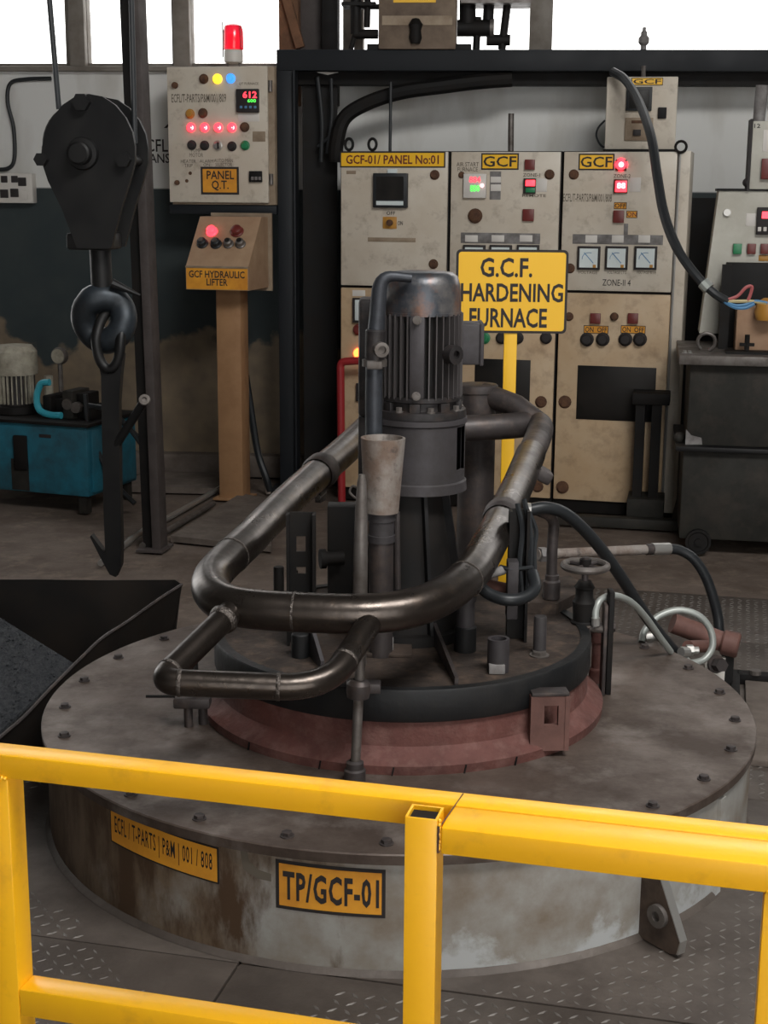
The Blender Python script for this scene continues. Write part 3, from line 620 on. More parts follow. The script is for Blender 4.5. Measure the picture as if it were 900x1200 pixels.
# dark steel tank at the right with its lid plate, wheel and flange
TF = Fr(1.68, 6.93, 10.0)
x0 = TF.uz(804, 520)[0]; zt_ = TF.uz(850, 416, 0)[1]
t = thing('dark_tank', 'large dark steel tank with an overhanging lid plate at the right edge', 'tank', (x0+.4, .25, 0), TF)
zf = TF.uz(850, 526, 0)[1]
part('upper_body', slab(new(), x0, x0+1.1, 0, .62, zf+.012, zt_-.045, .008), 'tank', t); part('lower_body', slab(new(), x0-.012, x0+1.1, -.01, .63, .07, zf-.012, .008), 'tank', t)
part('flange', slab(new(), x0-.05, x0+1.15, -.05, .66, zf-.012, zf+.012, .004), 'black', t); part('lid_plate', slab(new(), x0-.055, x0+1.15, -.06, .68, zt_-.045, zt_, .004), 'dullsteel', t)
c = TF.p(818, 637, -.03); w_ = part('wheel', lathe(new(), [(0, -.03), (.018, -.03), (.018, -.016), (.046, -.016), (.050, -.022), (.062, -.022), (.062, .02), (0, .02)], V(c.x, -.02, .062), (0, 1, 0), 24), 'soot', t)
c = V(c.x+.85, -.02, .062); part('wheel', lathe(new(), [(0, -.03), (.018, -.03), (.018, -.016), (.046, -.016), (.050, -.022), (.062, -.022), (.062, .02), (0, .02)], c, (0, 1, 0), 24), 'soot', t)
pc = new(); prism(pc, [TF.uz(*q) for q in ((804, 503), (810, 510), (822, 513), (823, 521), (803, 521))], -.004, .001); part('paint_patch', pc, 'mk', t) if False else part('paint_patch', pc, 'tape', t)
c = TF.p(796, 513, .1); part('side_knob', uvsphere(new(), c, .03, 12), 'tank', t)
for px, py in ((803, 407), (809, 403.5)):
    c = V(TF.uz(px, py)[0], .05, zt_); part('bolt', hexbolt(new(), c, .010, .012), 'steel', t)
c = V(TF.uz(830, 395)[0], .16, zt_ + .045); part('lifting_ring', tube(new(), [c + V(.042*cos(q*pi/10), 0, .042*sin(q*pi/10)) for q in range(-4, 14)], .009, 8), 'dullsteel', t)
c = V(TF.uz(877, 405)[0], .10, zt_); hb = new(); slab(hb, c.x-.1, c.x+.12, .05, .15, zt_, zt_+.012); cyl(hb, c, c+V(0, 0, .09), .012, n=8); slab(hb, c.x-.035, c.x+.035, .09, .11, zt_+.035, zt_+.05); part('clamp', hb, 'soot', t)
b = slab(new(), TF.uz(844, 360, .3)[0], TF.uz(855, 360, .3)[0], .28, .33, zt_, TF.uz(850, 310, .3)[1]); single('upright_bracket', b, 'soot', 'dark upright bar on the dark tank beside the cardboard box', 'bracket', None, TF)
x0, x1, z0, z1 = TF.rect(863, 359, 960, 404, .18)
t = thing('cardboard_box', 'brown cardboard box on the lid of the dark tank', 'box', ((x0+x1)/2, .3, zt_), TF)
part('carton', slab(new(), x0, x1, .18, .35, zt_, z1-.02, .004), 'card', t)
f_ = new(); box(f_, ((x0+x1)/2, .225, z1-.012), (x1-x0, .085, .006), Matrix.Rotation(radians(9), 3, 'X')); part('flap', f_, 'card', t); f_ = new(); box(f_, ((x0+x1)/2, .31, z1-.012), (x1-x0, .075, .006), Matrix.Rotation(radians(-9), 3, 'X')); part('flap', f_, 'card', t)
c = TF.p(899, 364, .12); b = new(); lathe(b, [(0, -.0), (.05, .005), (.06, .04), (.05, .09), (.02, .11), (0, .11)], c - V(0, 0, .05), n=16); single('orange_cap', b, 'orangecap', 'orange-brown rounded cap where the coloured wires end', 'cap', None, TF)
# black trunking box behind the cardboard, under the panel
x0, x1, z0, z1 = TF.rect(851, 309, 950, 345, .36); b = slab(new(), x0, x1, .36, .47, zt_, z1, .004); single('black_trunking', b, 'soot', 'matt black trunking below the grey-green panel, behind the cardboard box', 'trunking', ((x0+x1)/2, .4, zt_), TF)

# big cable drooping from the beam to the coloured wires
Yc = 7.3
pp = [at(718, 84, 8.0), at(733, 94, 7.9), at(749, 120, 7.7), at(763, 160, 7.4), at(770, 205, 7.2), at(778, 250, 7.05), at(793, 290, 6.9), at(815, 322, 6.8), at(836, 343, 6.75), at(852, 353, 6.75)]
t = thing('drooping_cable', 'thick dark cable drooping from the beam across the right cabinet, ending in coloured wires', 'cable', pp[-1])
part('sheath', tube(new(), smooth_path(pp), [.0235]*37 + [.022]*9 + [.020]*9, 10), 'cable', t)
part('tape_wrap', tube(new(), [at(824, 331, 6.775), at(831, 338.5, 6.76)], .030, 10), 'hose', t)
for m_, q in (('wirered', ((850, 352), (864, 347), (874, 337), (881, 336), (879, 346), (876, 353))), ('wireyellow', ((850, 353), (864, 353), (880, 353), (898, 355))), ('wireblue', ((850, 354), (862, 358), (874, 357), (885, 353), (899, 355))), ('wireblue', ((848, 353), (860, 360), (873, 361), (884, 356)))):
    part('core_wire', tube(new(), smooth_path([at(x, y, 6.74) for x, y in q]), .008, 6), m_, t)

# heater stand before the right cabinet
HF = Fr(1.40, 7.58, 12.0)
t = thing('support_stand', 'dark I-shaped steel support standing before the right cabinet', 'stand', tuple(HF.p(757, 598)[:2]) + (0,), HF)
x0, x1 = HF.uz(741, 467)[0], HF.uz(785, 467)[0]; zA, zB = HF.uz(760, 474)[1], HF.uz(760, 461)[1]; zC, zD = HF.uz(760, 600)[1], HF.uz(760, 583)[1]; zC = max(zC, 0.0)
part('top_plate', slab(new(), x0, x1, -.02, .16, zA, zB, .004), 'soot', t)
a, b_ = HF.uz(749, 530), HF.uz(766, 530); part('upright', slab(new(), a[0]-.028, a[0]+.020, .0, .14, zD, zA), 'soot', t); part('upright', slab(new(), b_[0]-.020, b_[0]+.030, .0, .14, zD, zA), 'soot', t)
part('base_plate', slab(new(), HF.uz(735, 590)[0], HF.uz(778, 590)[0], -.06, .16, .0, zD, .005), 'tank', t)
b = slab(new(), HF.uz(652, 618)[0], HF.uz(806, 618)[0]+.1, -.14, -.07, .0, .055, .006); single('floor_channel', b, 'tank', 'low dark channel lying on the floor in front of the right cabinet', 'channel', None, HF)

# ================================================================== LEFT SIDE
# QT panel on the wall
QF = Fr(-0.95, 8.42, 12.0)
x0, x1, z0, z1 = QF.rect(197, 78, 321, 240)
t = thing('quench_panel', 'beige panel with rows of lit lamps under the red beacon', 'control panel', ((x0+x1)/2, .2, z0), QF)
part('body', slab(new(), x0+.01, x1, .02, .30, z0, z1, .004), 'dirty', t)
dr = part('door', slab(new(), x0, x1-.035, 0, .02, z0+.012, z1, .005), 'beige', t)
for zz in (.15, .82): part('hinge', cyl(new(), V(x1-.022, .012, z0+(z1-z0)*zz), V(x1-.022, .012, z0+(z1-z0)*zz+.06), .012, n=8), 'dullsteel', t)
def qlamp(px, py, r, m, depth=.02):
    c = QF.p(px, py); part('lamp', lathe(new(), [(r*1.3, 0), (r*1.3, .006), (r, .008), (r, depth), (r*.7, depth*1.3), (0, depth*1.35)], c, (0, -1, 0), 16), m, dr)
for px, py, m_ in ((239, 92.5, 'rust'), (255, 92.5, 'led_yellow'), (270.5, 92, 'led_blue'), (223, 133.5, 'orangecap'), (238, 132.5, 'rust'), (287, 149, 'rust'), (225, 170, 'ink'), (240, 170.5, 'ink'), (255.5, 170.5, 'steel'), (272, 171.5, 'ink'), (287.5, 170.5, 'greencap')): qlamp(px, py, .021, m_)
for px in (224, 240, 256, 272): qlamp(px, 149.5, .020, 'led_red'); c = QF.p(px, 149.5, -.02); part('lamp_core', uvsphere(new(), c, .014, 10, (1, .5, 1)), 'led_core', dr)
c = QF.p(255.5, 170.5, -.03); part('switch_lever', bar(new(), c+V(0, 0, -.018), c+V(0, 0, .018), .008, .012, (0, 1, 0)), 'ink', dr)
for px, py, r in ((205.5, 100, .018), (208, 214, .014)): c = QF.p(px, py); part('lock', cyl(new(), c, c+V(0, -.015, 0), r, n=12), 'rust', dr)
for px, py in ((223, 203), (219, 212)): c = QF.p(px, py); part('hole', cyl(new(), c, c+V(0, -.003, 0), .010, n=10), 'rust', dr)
x0_, x1_, z0_, z1_, y = rbox(dr, 'controller', (278.5, 104.5, 304, 132), 'ink', .03, QF, bev=.003)
part('digits', text_bm('612', *QF.rect(284.5, 107, 301, 115, -.031), -.032, None, .02), 'led_red', dr); part('digits', text_bm('600', *QF.rect(290, 116, 300, 120, -.031), -.032, None, .02), 'led_green', dr)
for q in range(4): rbox(dr, 'key', (281+q*5.5, 124, 284+q*5.5, 127), 'wireblue', .003, QF, .03)
rbox(dr, 'sticker', (279, 133, 304, 142.5), 'white', .003, QF); rbox(dr, 'tape_strip', (296, 154, 311, 166), 'dirty', .002, QF)
rtext(dr, 'QT FURNACE', (280, 96.5, 303, 100), 'stencil', .0015, QF, .0); rtext(dr, 'ECFL/T-PARTS/P&M/001/809', (201, 110, 265, 120), 'stencil', .0015, QF, .005)
rtext(dr, 'PUMP\nMOTOR', (222, 174, 238, 184), 'stencil', .0015, QF, .0); rtext(dr, 'HEATER\nTRIP', (212, 187, 230, 196), 'stencil', .0015, QF, .0); rtext(dr, 'ALARM\nON', (234, 187, 250, 195), 'stencil', .0015, QF, .0); rtext(dr, 'AUTO MAN\nSELECTOR', (251, 186, 273, 195), 'stencil', .0015, QF, .0)
plate(dr, (235.5, 195.5, 280, 228), 'PANEL\nQ.T.', 'plate_orange', 'ink', QF, pad=.14)
x0_, x1_, z0_, z1_, y = rbox(dr, 'breaker', (293, 200.5, 307.5, 213.5), 'soot', .02, QF)
for q in range(3): rbox(dr, 'breaker_toggle', (294.5+q*4.3, 207, 297.5+q*4.3, 211), 'tape', .008, QF, .02)
# bar beneath it
x0_, x1_, z0_, z1_ = QF.rect(200, 240, 325, 251, .05); b = slab(new(), x0_, x1_, .03, .25, z0_, z1_-.002, .004); single('shelf_bar', b, 'frame', 'dark bar carrying the beige lamp panel', 'bar', None, QF)
# beacon on top
c = QF.p(274, 77, .12); c.z = z1; t = thing('beacon', 'red warning beacon on a white base on top of the lamp panel', 'beacon', c, QF)
lg = new(); cyl(lg, c+V(-.035, 0, 0), c+V(-.035, 0, .03), .007, n=8); part('leg', lg, 'dullsteel', t); lg = new(); cyl(lg, c+V(.035, 0, 0), c+V(.035, 0, .03), .007, n=8); part('leg', lg, 'dullsteel', t)
part('base', cyl(new(), c+V(0, 0, .028), c+V(0, 0, .10), .053, n=24, bev=.006), 'white', t)
part('dome', lathe(new(), [(.056, .10), (.058, .11), (.056, .20), (.048, .228), (.03, .238), (0, .24)], c, n=24), 'beacon', t)
part('inner_lamp', cyl(new(), c+V(0, 0, .10), c+V(0, 0, .18), .02, n=12), 'led_red', t)
part('wire_guard', cyl(new(), c+V(-.062, 0, .06), c+V(-.062, 0, .25), .004, n=6), 'tape', t)

# hydraulic lifter pedestal
PF = Fr(-0.86, 8.12, 14.0)
pc = PF.uz(275, 560)[0]; PFc = lambda px, py, d=0.0: PF.p(px, py, d)
x0, x1 = PF.uz(255, 460)[0], PF.uz(283, 460)[0]
t = thing('hydraulic_pedestal', 'ochre pedestal with a sloping push-button box marked hydraulic lifter', 'control pedestal', ((x0+x1)/2, .06, 0), PF)
zb1 = PF.uz(255, 341, -.1)[1]
part('post', slab(new(), x0, x1, 0, .13, 0.012, zb1+.02, .004), 'wood', t); part('foot', slab(new(), x0-.03, x1+.03, -.03, .16, 0, .014, .003), 'wood', t)
bx0, bx1 = PF.uz(218, 328, -.17)[0], PF.uz(291, 328, -.17)[0]; zf0, zf1 = PF.uz(255, 340, -.17)[1], PF.uz(255, 313, -.17)[1]; zk = PF.uz(262, 254, .06)[1]
k_ = new(); pr = [(-.17, zf0), (-.17, zf1), (.06, zk), (.17, zk), (.17, zf0)]
_faces(k_, [V(bx0, y, z) for y, z in pr] + [V(bx1, y, z) for y, z in pr], [(0, 1, 2, 3, 4), (9, 8, 7, 6, 5)] + [(i, i+5, (i+1) % 5+5, (i+1) % 5) for i in range(5)])
part('box', k_, 'ochrebox', t)
part('box_lip', bar(new(), V(bx0, -.172, zf1), V(bx1, -.172, zf1), .012, .010), 'dirty', t)
sl = V(0, .23, zk-zf1).normalized(); nn = V(0, -sl.z, sl.y)
def on_slope(px, py):
    p0 = V(0, -.17, zf1); wn = PF.n*nn.y + V(0, 0, nn.z); w0 = PF.w(p0); h = hit(px, py, w0, wn); return V((h-PF.o).dot(PF.ex), (h-PF.o).dot(PF.n), h.z)
for px, py, m_, r in ((248.5, 272, 'led_red', .026), (278, 272, 'darkred', .03), (237.5, 286, 'cable', .026), (253.5, 286.5, 'cable', .026), (268, 286.5, 'dullsteel', .024), (282, 286.5, 'dullsteel', .024)):
    c = on_slope(px, py); part('push_button' if m_ != 'led_red' else 'lamp', lathe(new(), [(r*1.25, 0), (r*1.25, .006), (r, .01), (r*.95, .03), (r*.6, .036), (0, .037)], c, nn, 16), m_, t)
    if m_ in ('cable', 'dullsteel'): part('button_cap', lathe(new(), [(r*.55, .0), (r*.55, .042), (0, .044)], c, nn, 12), 'soot' if m_ == 'dullsteel' else 'dullsteel', t)
x0_, x1_, z0_, z1_ = bx0+.004, bx1-.004, zf0+.004, zf1-.008
part('label_plate', slab(new(), x0_, x1_, -.174, -.169, z0_, z1_), 'plate_orange', t)
part('lettering', text_bm('GCF HYDRAULIC\nLIFTER', x0_+.015, x1_-.015, z0_+.02, z1_-.012, -.1755, None, .02), 'ink', t)
part('back_plate', slab(new(), bx0+.02, bx1+.02, .175, .19, zf0-.02, zk+.02), 'dirty', t)

# thin tall column
b = new(); c = onz(178, 645, 0); KF = Fr(c.x, c.y, 12)
x0, x1 = KF.uz(165.5, 590)[0], KF.uz(188.5, 590)[0]; xm = KF.uz(178.5, 590)[0]
t = thing('thin_column', 'thin grey-brown steel column standing beside the hanging hook', 'column', (xm, .05, 0), KF)
part('web', slab(new(), x0, xm, .01, .05, 0, 3.4), 'soot', t); part('flange', slab(new(), xm, x1, -.02, .08, 0, 3.4, .003), 'column', t); part('foot_plate', slab(new(), x0-.015, x1+.02, -.05, .11, 0, .012), 'column', t); t.rotation_euler = (0, -radians(0.8), -KF.a)

# blue hydraulic tank
BT = Fr(-1.63, 7.72, 20.0)
xr = BT.uz(103, 550)[0]; ztop, zbot = BT.uz(60, 498)[1], BT.uz(60, 579)[1]; xl = xr - .95; dp = .52
t = thing('hydraulic_tank', 'blue oil tank on short legs at the left edge', 'tank', ((xl+xr)/2, dp/2, 0), BT)
part('body', slab(new(), xl, xr, 0, dp, zbot, ztop, .008), 'blue', t); part('top_plate', slab(new(), xl-.02, xr+.02, -.02, dp+.02, ztop, ztop+.018, .003), 'soot', t)
part('end_panel', slab(new(), xr, xr+.018, .03, dp-.03, zbot+.02, ztop-.02, .003), 'blue', t)
for u_, v_ in ((xl+.05, .04), (xr-.05, .04), (xl+.05, dp-.04), (xr-.05, dp-.04)): part('leg', slab(new(), u_-.025, u_+.025, v_-.025, v_+.025, 0, zbot+.002), 'tank', t)
rbox(t, 'sight_gauge', (18, 510, 33, 550), 'soot', .02, BT, bev=.006); rbox(t, 'oil_stain', (14, 538, 34, 574), 'tank', .003, BT, bev=.0); rbox(t, 'name_plate', (46, 509, 60, 513), 'ink', .004, BT)
b = new(); cc = BT.p(20, 480, .22); r = .125; zt2 = ztop+.018
t = thing('pump_motor', 'small upright motor with a cream cap on the blue tank', 'motor', (cc.x, .22, zt2), BT)
zc0, zc1 = BT.uz(20, 438, .22)[1], BT.uz(20, 403, .22)[1]
part('cap', lathe(new(), [(r, zc0), (r*1.02, zc0+.02), (r, zc1-.04), (r*.8, zc1-.008), (.03, zc1), (0, zc1)], (cc.x, .22, 0), n=24), 'cream', t)
part('core', cyl(new(), (cc.x, .22, zt2+.05), (cc.x, .22, zc0), r*.86, n=24), 'motor', t); part('flange', cyl(new(), (cc.x, .22, zt2), (cc.x, .22, zt2+.05), r*1.1, n=24, bev=.006), 'soot', t)
fm = new(); slab(fm, cc.x-.005, cc.x+.005, .22-r, .22-r*.8, zt2+.06, zc0); fme = None
for q in range(15):
    g = new(); a_ = radians(180 + 6 + q*12); box(g, (cc.x + cos(a_)*r*.92, .22 + sin(a_)*r*.92, (zt2+.06+zc0)/2), (.022, .006, zc0-zt2-.06), Matrix.Rotation(a_, 3, 'Z')); part('fin', g, 'cream', t)
fm.free()
# pressure gauge
c = BT.p(70, 417, .3); t = thing('pressure_gauge', 'round pressure gauge on a thin stem behind the pump motor', 'gauge', (c.x, .3, zt2), BT)
part('case', lathe(new(), [(0, -.02), (.045, -.02), (.05, 0), (.045, .02), (0, .02)], c, (0, -1, 0), 20), 'dullsteel', t); part('face', cyl(new(), c+V(0, -.02, 0), c+V(0, -.023, 0), .040, n=20), 'cream', t); part('stem', cyl(new(), V(c.x, .3, zt2), c+V(0, 0, -.045), .014, n=8), 'dullsteel', t); part('fitting', cyl(new(), V(c.x-.08, .3, zt2), V(c.x-.08, .3, BT.uz(52, 440, .3)[1]), .026, n=10), 'cream', t)
pp = [BT.p(*q, .1) for q in ((58, 448), (48, 450), (43, 465), (46, 480), (58, 486), (72, 487))]; single('cyan_hose', tube(new(), smooth_path(pp), .019, 10), 'cyan', 'short cyan hose curving beside the pump motor', 'hose', None, BT)
t = thing('valve_block', 'dark cluster of valves and fittings on the right of the blue tank', 'valve', tuple(BT.p(92, 494, .2)[:2]) + (zt2,), BT)
for k, (px0, px1, py) in enumerate(((62, 72, 462), (73, 84, 466), (85, 97, 455), (98, 108, 458), (108, 118, 472))):
    a, b_ = BT.uz(px0, 480, .22)[0], BT.uz(px1, 480, .22)[0]; part('valve_body', slab(new(), a, b_, .12+.03*(k % 2), .30, zt2, BT.uz(80, py, .22)[1], .006), 'soot' if k != 2 else 'tank', t)
for px, py in ((88, 478), (78, 474)): c = BT.p(px, py, .11); part('valve_port', cyl(new(), c+V(0, .05, 0), c, .03, n=14), 'dullsteel', t)
for k, q in enumerate((((100, 462), (104, 500), (120, 540), (140, 572), (158, 590)), ((118, 478), (140, 492), (165, 515), (180, 530)), ((104, 475), (125, 480), (150, 500), (176, 535)))):
    pp = [BT.p(x, y, .10 - .05*k) for x, y in q]; single('black_hose', tube(new(), smooth_path(pp), .014, 8), 'rubber', ['black hose sagging from the valves down past the hanging bar', 'upper of two black hoses slanting from the valves to the thin column', 'lower of two black hoses slanting from the valves to the thin column'][k], 'hose', None, BT)
# conduits and boards on the floor, left middle
for k, (a, b_, m_) in enumerate((((150, 634), (258, 572), 'steel'), ((166, 640), (250, 590), 'dullsteel'), ((118, 660), (168, 622), 'steel'))):
    A, B = onz(*a, .02), onz(*b_, .02); single('floor_conduit', cyl(new(), A, B, .016, n=10), m_, ['long pale conduit on the floor running back to the pedestal', 'duller conduit on the floor lying right of the long pale one', 'short pale conduit on the floor behind the hanging bar'][k], 'conduit')
for k, q in enumerate((((200, 628), (318, 640), (322, 585), (282, 578)), ((200, 645), (340, 662), (345, 645), (206, 632)))):
    c4 = [onz(x, y, .03) for x, y in q]; b = new(); _faces(b, c4 + [V(p.x, p.y, 0) for p in c4], [(0, 1, 2, 3), (7, 6, 5, 4), (0, 4, 5, 1), (1, 5, 6, 2), (2, 6, 7, 3), (3, 7, 4, 0)])
    if k == 0: single('floor_board', b, 'board', 'dusty grey-brown board laid on the floor before the pedestal', 'board')
    else: b.free()
a, b_ = onz(315, 579, 0), at(296, 500, 8.45); single('leaning_rod', cyl(new(), a, b_, .016, n=8), 'cup', 'pale thin rod leaning on the wall behind the pedestal', 'rod', a)
pp = [at(288, 440, 8.35), at(294, 480, 8.35), at(302, 530, 8.33), at(312, 560, 8.3), onz(316, 575, .02)]; single('pedestal_cable', tube(new(), smooth_path(pp), .02, 8), 'rubber', 'black cable hanging down behind the ochre pedestal', 'cable')
b = slab(new(), WF.uz(150, 560, -.5)[0], WF.uz(262, 560, -.5)[0], -.62, -.14, 0, .035); single('floor_kerb', b, 'board', 'low brown kerb slab along the foot of the wall behind the thin column', 'kerb', None, WF)

# ================================================================== FURNACE DRUM
LC = V(0.055, 3.975, 0)                                # centre of seat ring and lid
t = thing('furnace_drum', 'low round silver-painted furnace drum standing on checker plates', 'furnace', DC)
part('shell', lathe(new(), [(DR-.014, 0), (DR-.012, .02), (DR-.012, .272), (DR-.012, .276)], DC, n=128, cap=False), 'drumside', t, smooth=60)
part('base_weld', lathe(new(), [(DR-.014, .0), (DR+.002, .0), (DR-.006, .008), (DR-.013, .012)], DC, n=96, cap=False), 'plate', t)
part('top_plate', lathe(new(), [(DR-.02, .272), (DR, .274), (DR+.001, .297), (DR-.002, .30), (0, .30)], DC, n=128), 'drumtop', t)
hb = mesh('bolt', hexbolt(new(), (0, 0, 0), .0125, .011), 'dust_pipe')
for q in range(26):
    a = 2*pi*(q+.35)/26; share('bolt', hb, DC + V(.945*cos(a), .945*sin(a), .30), t, (0, 0, a*1.7))
part('seat_ring', lathe(new(), [(.50, .299), (.572, .299), (.574, .324), (.568, .330), (.538, .350), (.529, .360), (.524, .424), (.48, .424)], LC, n=96, cap=False), 'red', t, 'rusty red seat ring', smooth=25)
cr = new()
for a0 in (-1.95, -1.62, -1.30, -1.05, -2.35):
    p = LC + V(.5745*cos(a0), .5745*sin(a0), .311); box(cr, p, (.0035, .004, .024), Matrix.Rotation(a0+pi/2, 3, 'Z') @ Matrix.Rotation(.2, 3, 'Y'))
part('ring_crack', cr, 'soot', t)
# painted name plates following the curve of the drum
RS = DR - .012
def ondrum(px, py):
    d = ray(px, py); ox, oy = EYE.x-DC.x, EYE.y-DC.y; A = d.x**2+d.y**2; B = 2*(ox*d.x+oy*d.y); C = ox*ox+oy*oy-RS*RS
    k = (-B-sqrt(B*B-4*A*C))/(2*A); p = EYE + d*k; return atan2(p.y-DC.y, p.x-DC.x), p.z
def curved(name, a0, a1, zfun0, zfun1, lift, m, n=24):
    b = new(); g = []
    for i in range(n+1):
        f = i/n; a = a0+(a1-a0)*f; r = RS+lift; g.append([DC+V(r*cos(a), r*sin(a), zfun0(f)), DC+V(r*cos(a), r*sin(a), zfun1(f))])
    vs = [p for q in g for p in q]; _faces(b, vs, [(2*i, 2*i+2, 2*i+3, 2*i+1) for i in range(n)]); return part(name, b, m, t, smooth=80)
def drumlabel(q, body, edge, pad, bold, tm):
    (a0, zt0), (a1, zt1), (a1b, zb1), (a0b, zb0) = [ondrum(*p) for p in q]
    T = lambda f: zt0+(zt1-zt0)*f; B = lambda f: zb0+(zb1-zb0)*f
    curved('name_plate_border', a0, a1, B, T, .0010, 'ink'); da = edge/RS*(1 if a1 > a0 else -1)
    curved('name_plate', a0+da, a1-da, lambda f: B(f)+edge, lambda f: T(f)-edge, .0020, 'plate_orange')
    def fn(u, v):
        a = a0+(a1-a0)*u; r = RS+.003; return DC+V(r*cos(a), r*sin(a), B(u)+(T(u)-B(u))*v)
    part('lettering', text_bm(body, pad, 1-pad*.8, .2, .8, 0, None, bold, fn, 1.12), tm, t, smooth=80)
drumlabel(((129, 943), (256.5, 993), (256, 1036), (129.5, 985)), 'ECFL / T-PARTS | P&M | 001 / 808', .0045, .06, 0.008, 'ink')
drumlabel(((323, 1006), (452, 1019), (453, 1076), (322, 1063)), 'TP/GCF-01', .0085, .07, .03, 'ink')
def smear(q):
    b = new(); vs = []
    for px, py in q:
        a, z = ondrum(px, py); vs.append(DC+V((RS+.0008)*cos(a), (RS+.0008)*sin(a), z))
    _faces(b, vs, [tuple(range(len(vs)))]); part('dark_smear', b, 'stencil', t)
smear(((281, 992), (290, 997), (292, 1008), (303, 1019), (318, 1024), (318, 1033), (300, 1029), (285, 1018)))
# lifting lug at the right, plate set on edge against the shell
a0, _ = ondrum(752, 1100); a0 = a0
rd = V(cos(a0), sin(a0), 0); td = V(-sin(a0), cos(a0), 0)
mt = Matrix((( rd.x, td.x, 0, DC.x), (rd.y, td.y, 0, DC.y), (0, 0, 1, 0), (0, 0, 0, 1)))
lg = new(); prism(lg, [(RS-.01, .262), (RS+.012, .262), (RS+.128, .045), (RS+.122, .012), (RS+.10, .004), (RS-.01, .004)], -.011, .011, mt); part('lifting_lug', lg, 'lugface', t); le = new(); P0, P1 = V(RS+.012, 0, .262), V(RS+.128, 0, .045); sn = (P1-P0).cross(V(0, 1, 0)).normalized(); sn = sn if sn.x > 0 else -sn; prism(le, [(P0.x, P0.z), (P0.x+sn.x*.003, P0.z+sn.z*.003), (P1.x+sn.x*.003, P1.z+sn.z*.003), (RS+.125, .012), (RS+.120, .012), (P1.x, P1.z)], -.0112, .0112, mt); part('lug_edge', le, 'steel', t, 'bright worn edge')
c = mt @ V(RS+.062, -.011, .085); part('lug_boss', lathe(new(), [(.028, -.002), (.028, .012), (.012, .013), (.012, .004), (0, .004)], c, -td, 18), 'dullsteel', t)
a0, _ = ondrum(838, 1030); rd = V(cos(a0), sin(a0), 0); td = V(-sin(a0), cos(a0), 0); mt = Matrix((( rd.x, td.x, 0, DC.x), (rd.y, td.y, 0, DC.y), (0, 0, 1, 0), (0, 0, 0, 1)))
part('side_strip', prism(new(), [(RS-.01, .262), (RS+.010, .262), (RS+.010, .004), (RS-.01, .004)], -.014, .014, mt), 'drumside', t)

# latch bracket with a square window on the ring
def lface(ang, r, z0=0): return LC + V(r*cos(ang), r*sin(ang), z0)
p = onz(640, 868, .33); al = atan2(p.y-LC.y, p.x-LC.x); LF = Fr(LC.x + .566*cos(al), LC.y + .566*sin(al), -5)
q = lambda px, py: LF.uz(px, py)
zA, zB = .318, LF.uz(641, 812)[1]; ua, ub = LF.uz(622, 840)[0], LF.uz(662, 840)[0]
lt = thing('latch_bracket', 'rusty bracket with a square window on the front right of the red ring', 'bracket', V((ua+ub)/2, 0, zA), LF)
lb = new(); wa, wb, wz0, wz1 = ua+(ub-ua)*.33, ua+(ub-ua)*.74, LF.uz(641, 846)[1], LF.uz(641, 823)[1]
slab(lb, ua, wa, -.028, -.012, zA, zB); slab(lb, wb, ub, -.028, -.012, zA, zB); slab(lb, wa, wb, -.028, -.012, wz1, zB); slab(lb, wa, wb, -.028, -.012, zA, wz0)
part('face_plate', lb, 'redpipe', lt); part('top_lip', slab(new(), ua-.004, ub+.004, -.030, .018, zB, zB+.010, .002), 'dust_pipe', lt)
part('side_plate', slab(new(), ua-.006, ua+.006, -.03, .016, zA, zB), 'redpipe', lt); part('side_plate', slab(new(), ub-.006, ub+.006, -.03, .016, zA, zB), 'redpipe', lt)

# ================================================================== LID
ZL = .51
t = thing('furnace_cover', 'black-banded round furnace lid resting on the red seat ring', 'lid', LC + V(0, 0, .42))
part('rim_band', lathe(new(), [(.50, .425), (.532, .425), (.535, .430), (.535, .504), (.531, ZL), (.505, ZL), (.505, ZL-.006)], LC, n=96, cap=False), 'band', t)
part('top_plate', lathe(new(), [(.506, ZL-.03), (.506, ZL-.005), (0, ZL-.004)], LC, n=96), 'lid', t)
# pipe stubs and studs on the lid
def stub(par, px, pyb, pyt, wpx, m, name='pipe_stub', hollow=False, n=20, base=True):
    p = onz(px, pyb, ZL-.004); top = at(px, pyt, p.y).z; r = wpx/2*p.y*1.0/FPX
    b = new()
    if hollow: lathe(b, [(r, 0), (r, top-p.z), (r*.72, top-p.z), (r*.72, top-p.z-.03), (0, top-p.z-.03)], p, n=n)
    else: lathe(b, [(r, 0), (r, top-p.z-.003), (r*.9, top-p.z), (0, top-p.z)], p, n=n)
    o = part(name, b, m, par)
    return p, top, r
p, top, r = stub(t, 583.5, 786, 748, 27, 'housing', hollow=True)
part('stub_block', slab(new(), p.x-.026, p.x+.016, p.y-.032, p.y-.004, ZL-.004, ZL+.022, .003), 'tape', t)
p, top, r = stub(t, 545, 762, 733, 27, 'band'); part('pipe_stub', lathe(new(), [(r*.82, 0), (r*.82, .07), (r*.95, .071), (r*.95, .085), (r*.75, .086), (r*.75, .13), (0, .13)], V(p.x, p.y, top), n=20), 'housing', t)
stub(t, 632, 766, 722, 16, 'housing', 'stud'); p = onz(632, 768, ZL-.004); part('stud_foot', hexbolt(new(), p, .020, .012), 'dullsteel', t)
p, top, r = stub(t, 352, 769, 742, 22, 'band'); stub(t, 327, 712, 664, 13, 'soot', 'stud'); stub(t, 345, 700, 668, 9, 'soot', 'stud')
stub(t, 478, 750, 700, 11, 'dullsteel', 'stud')
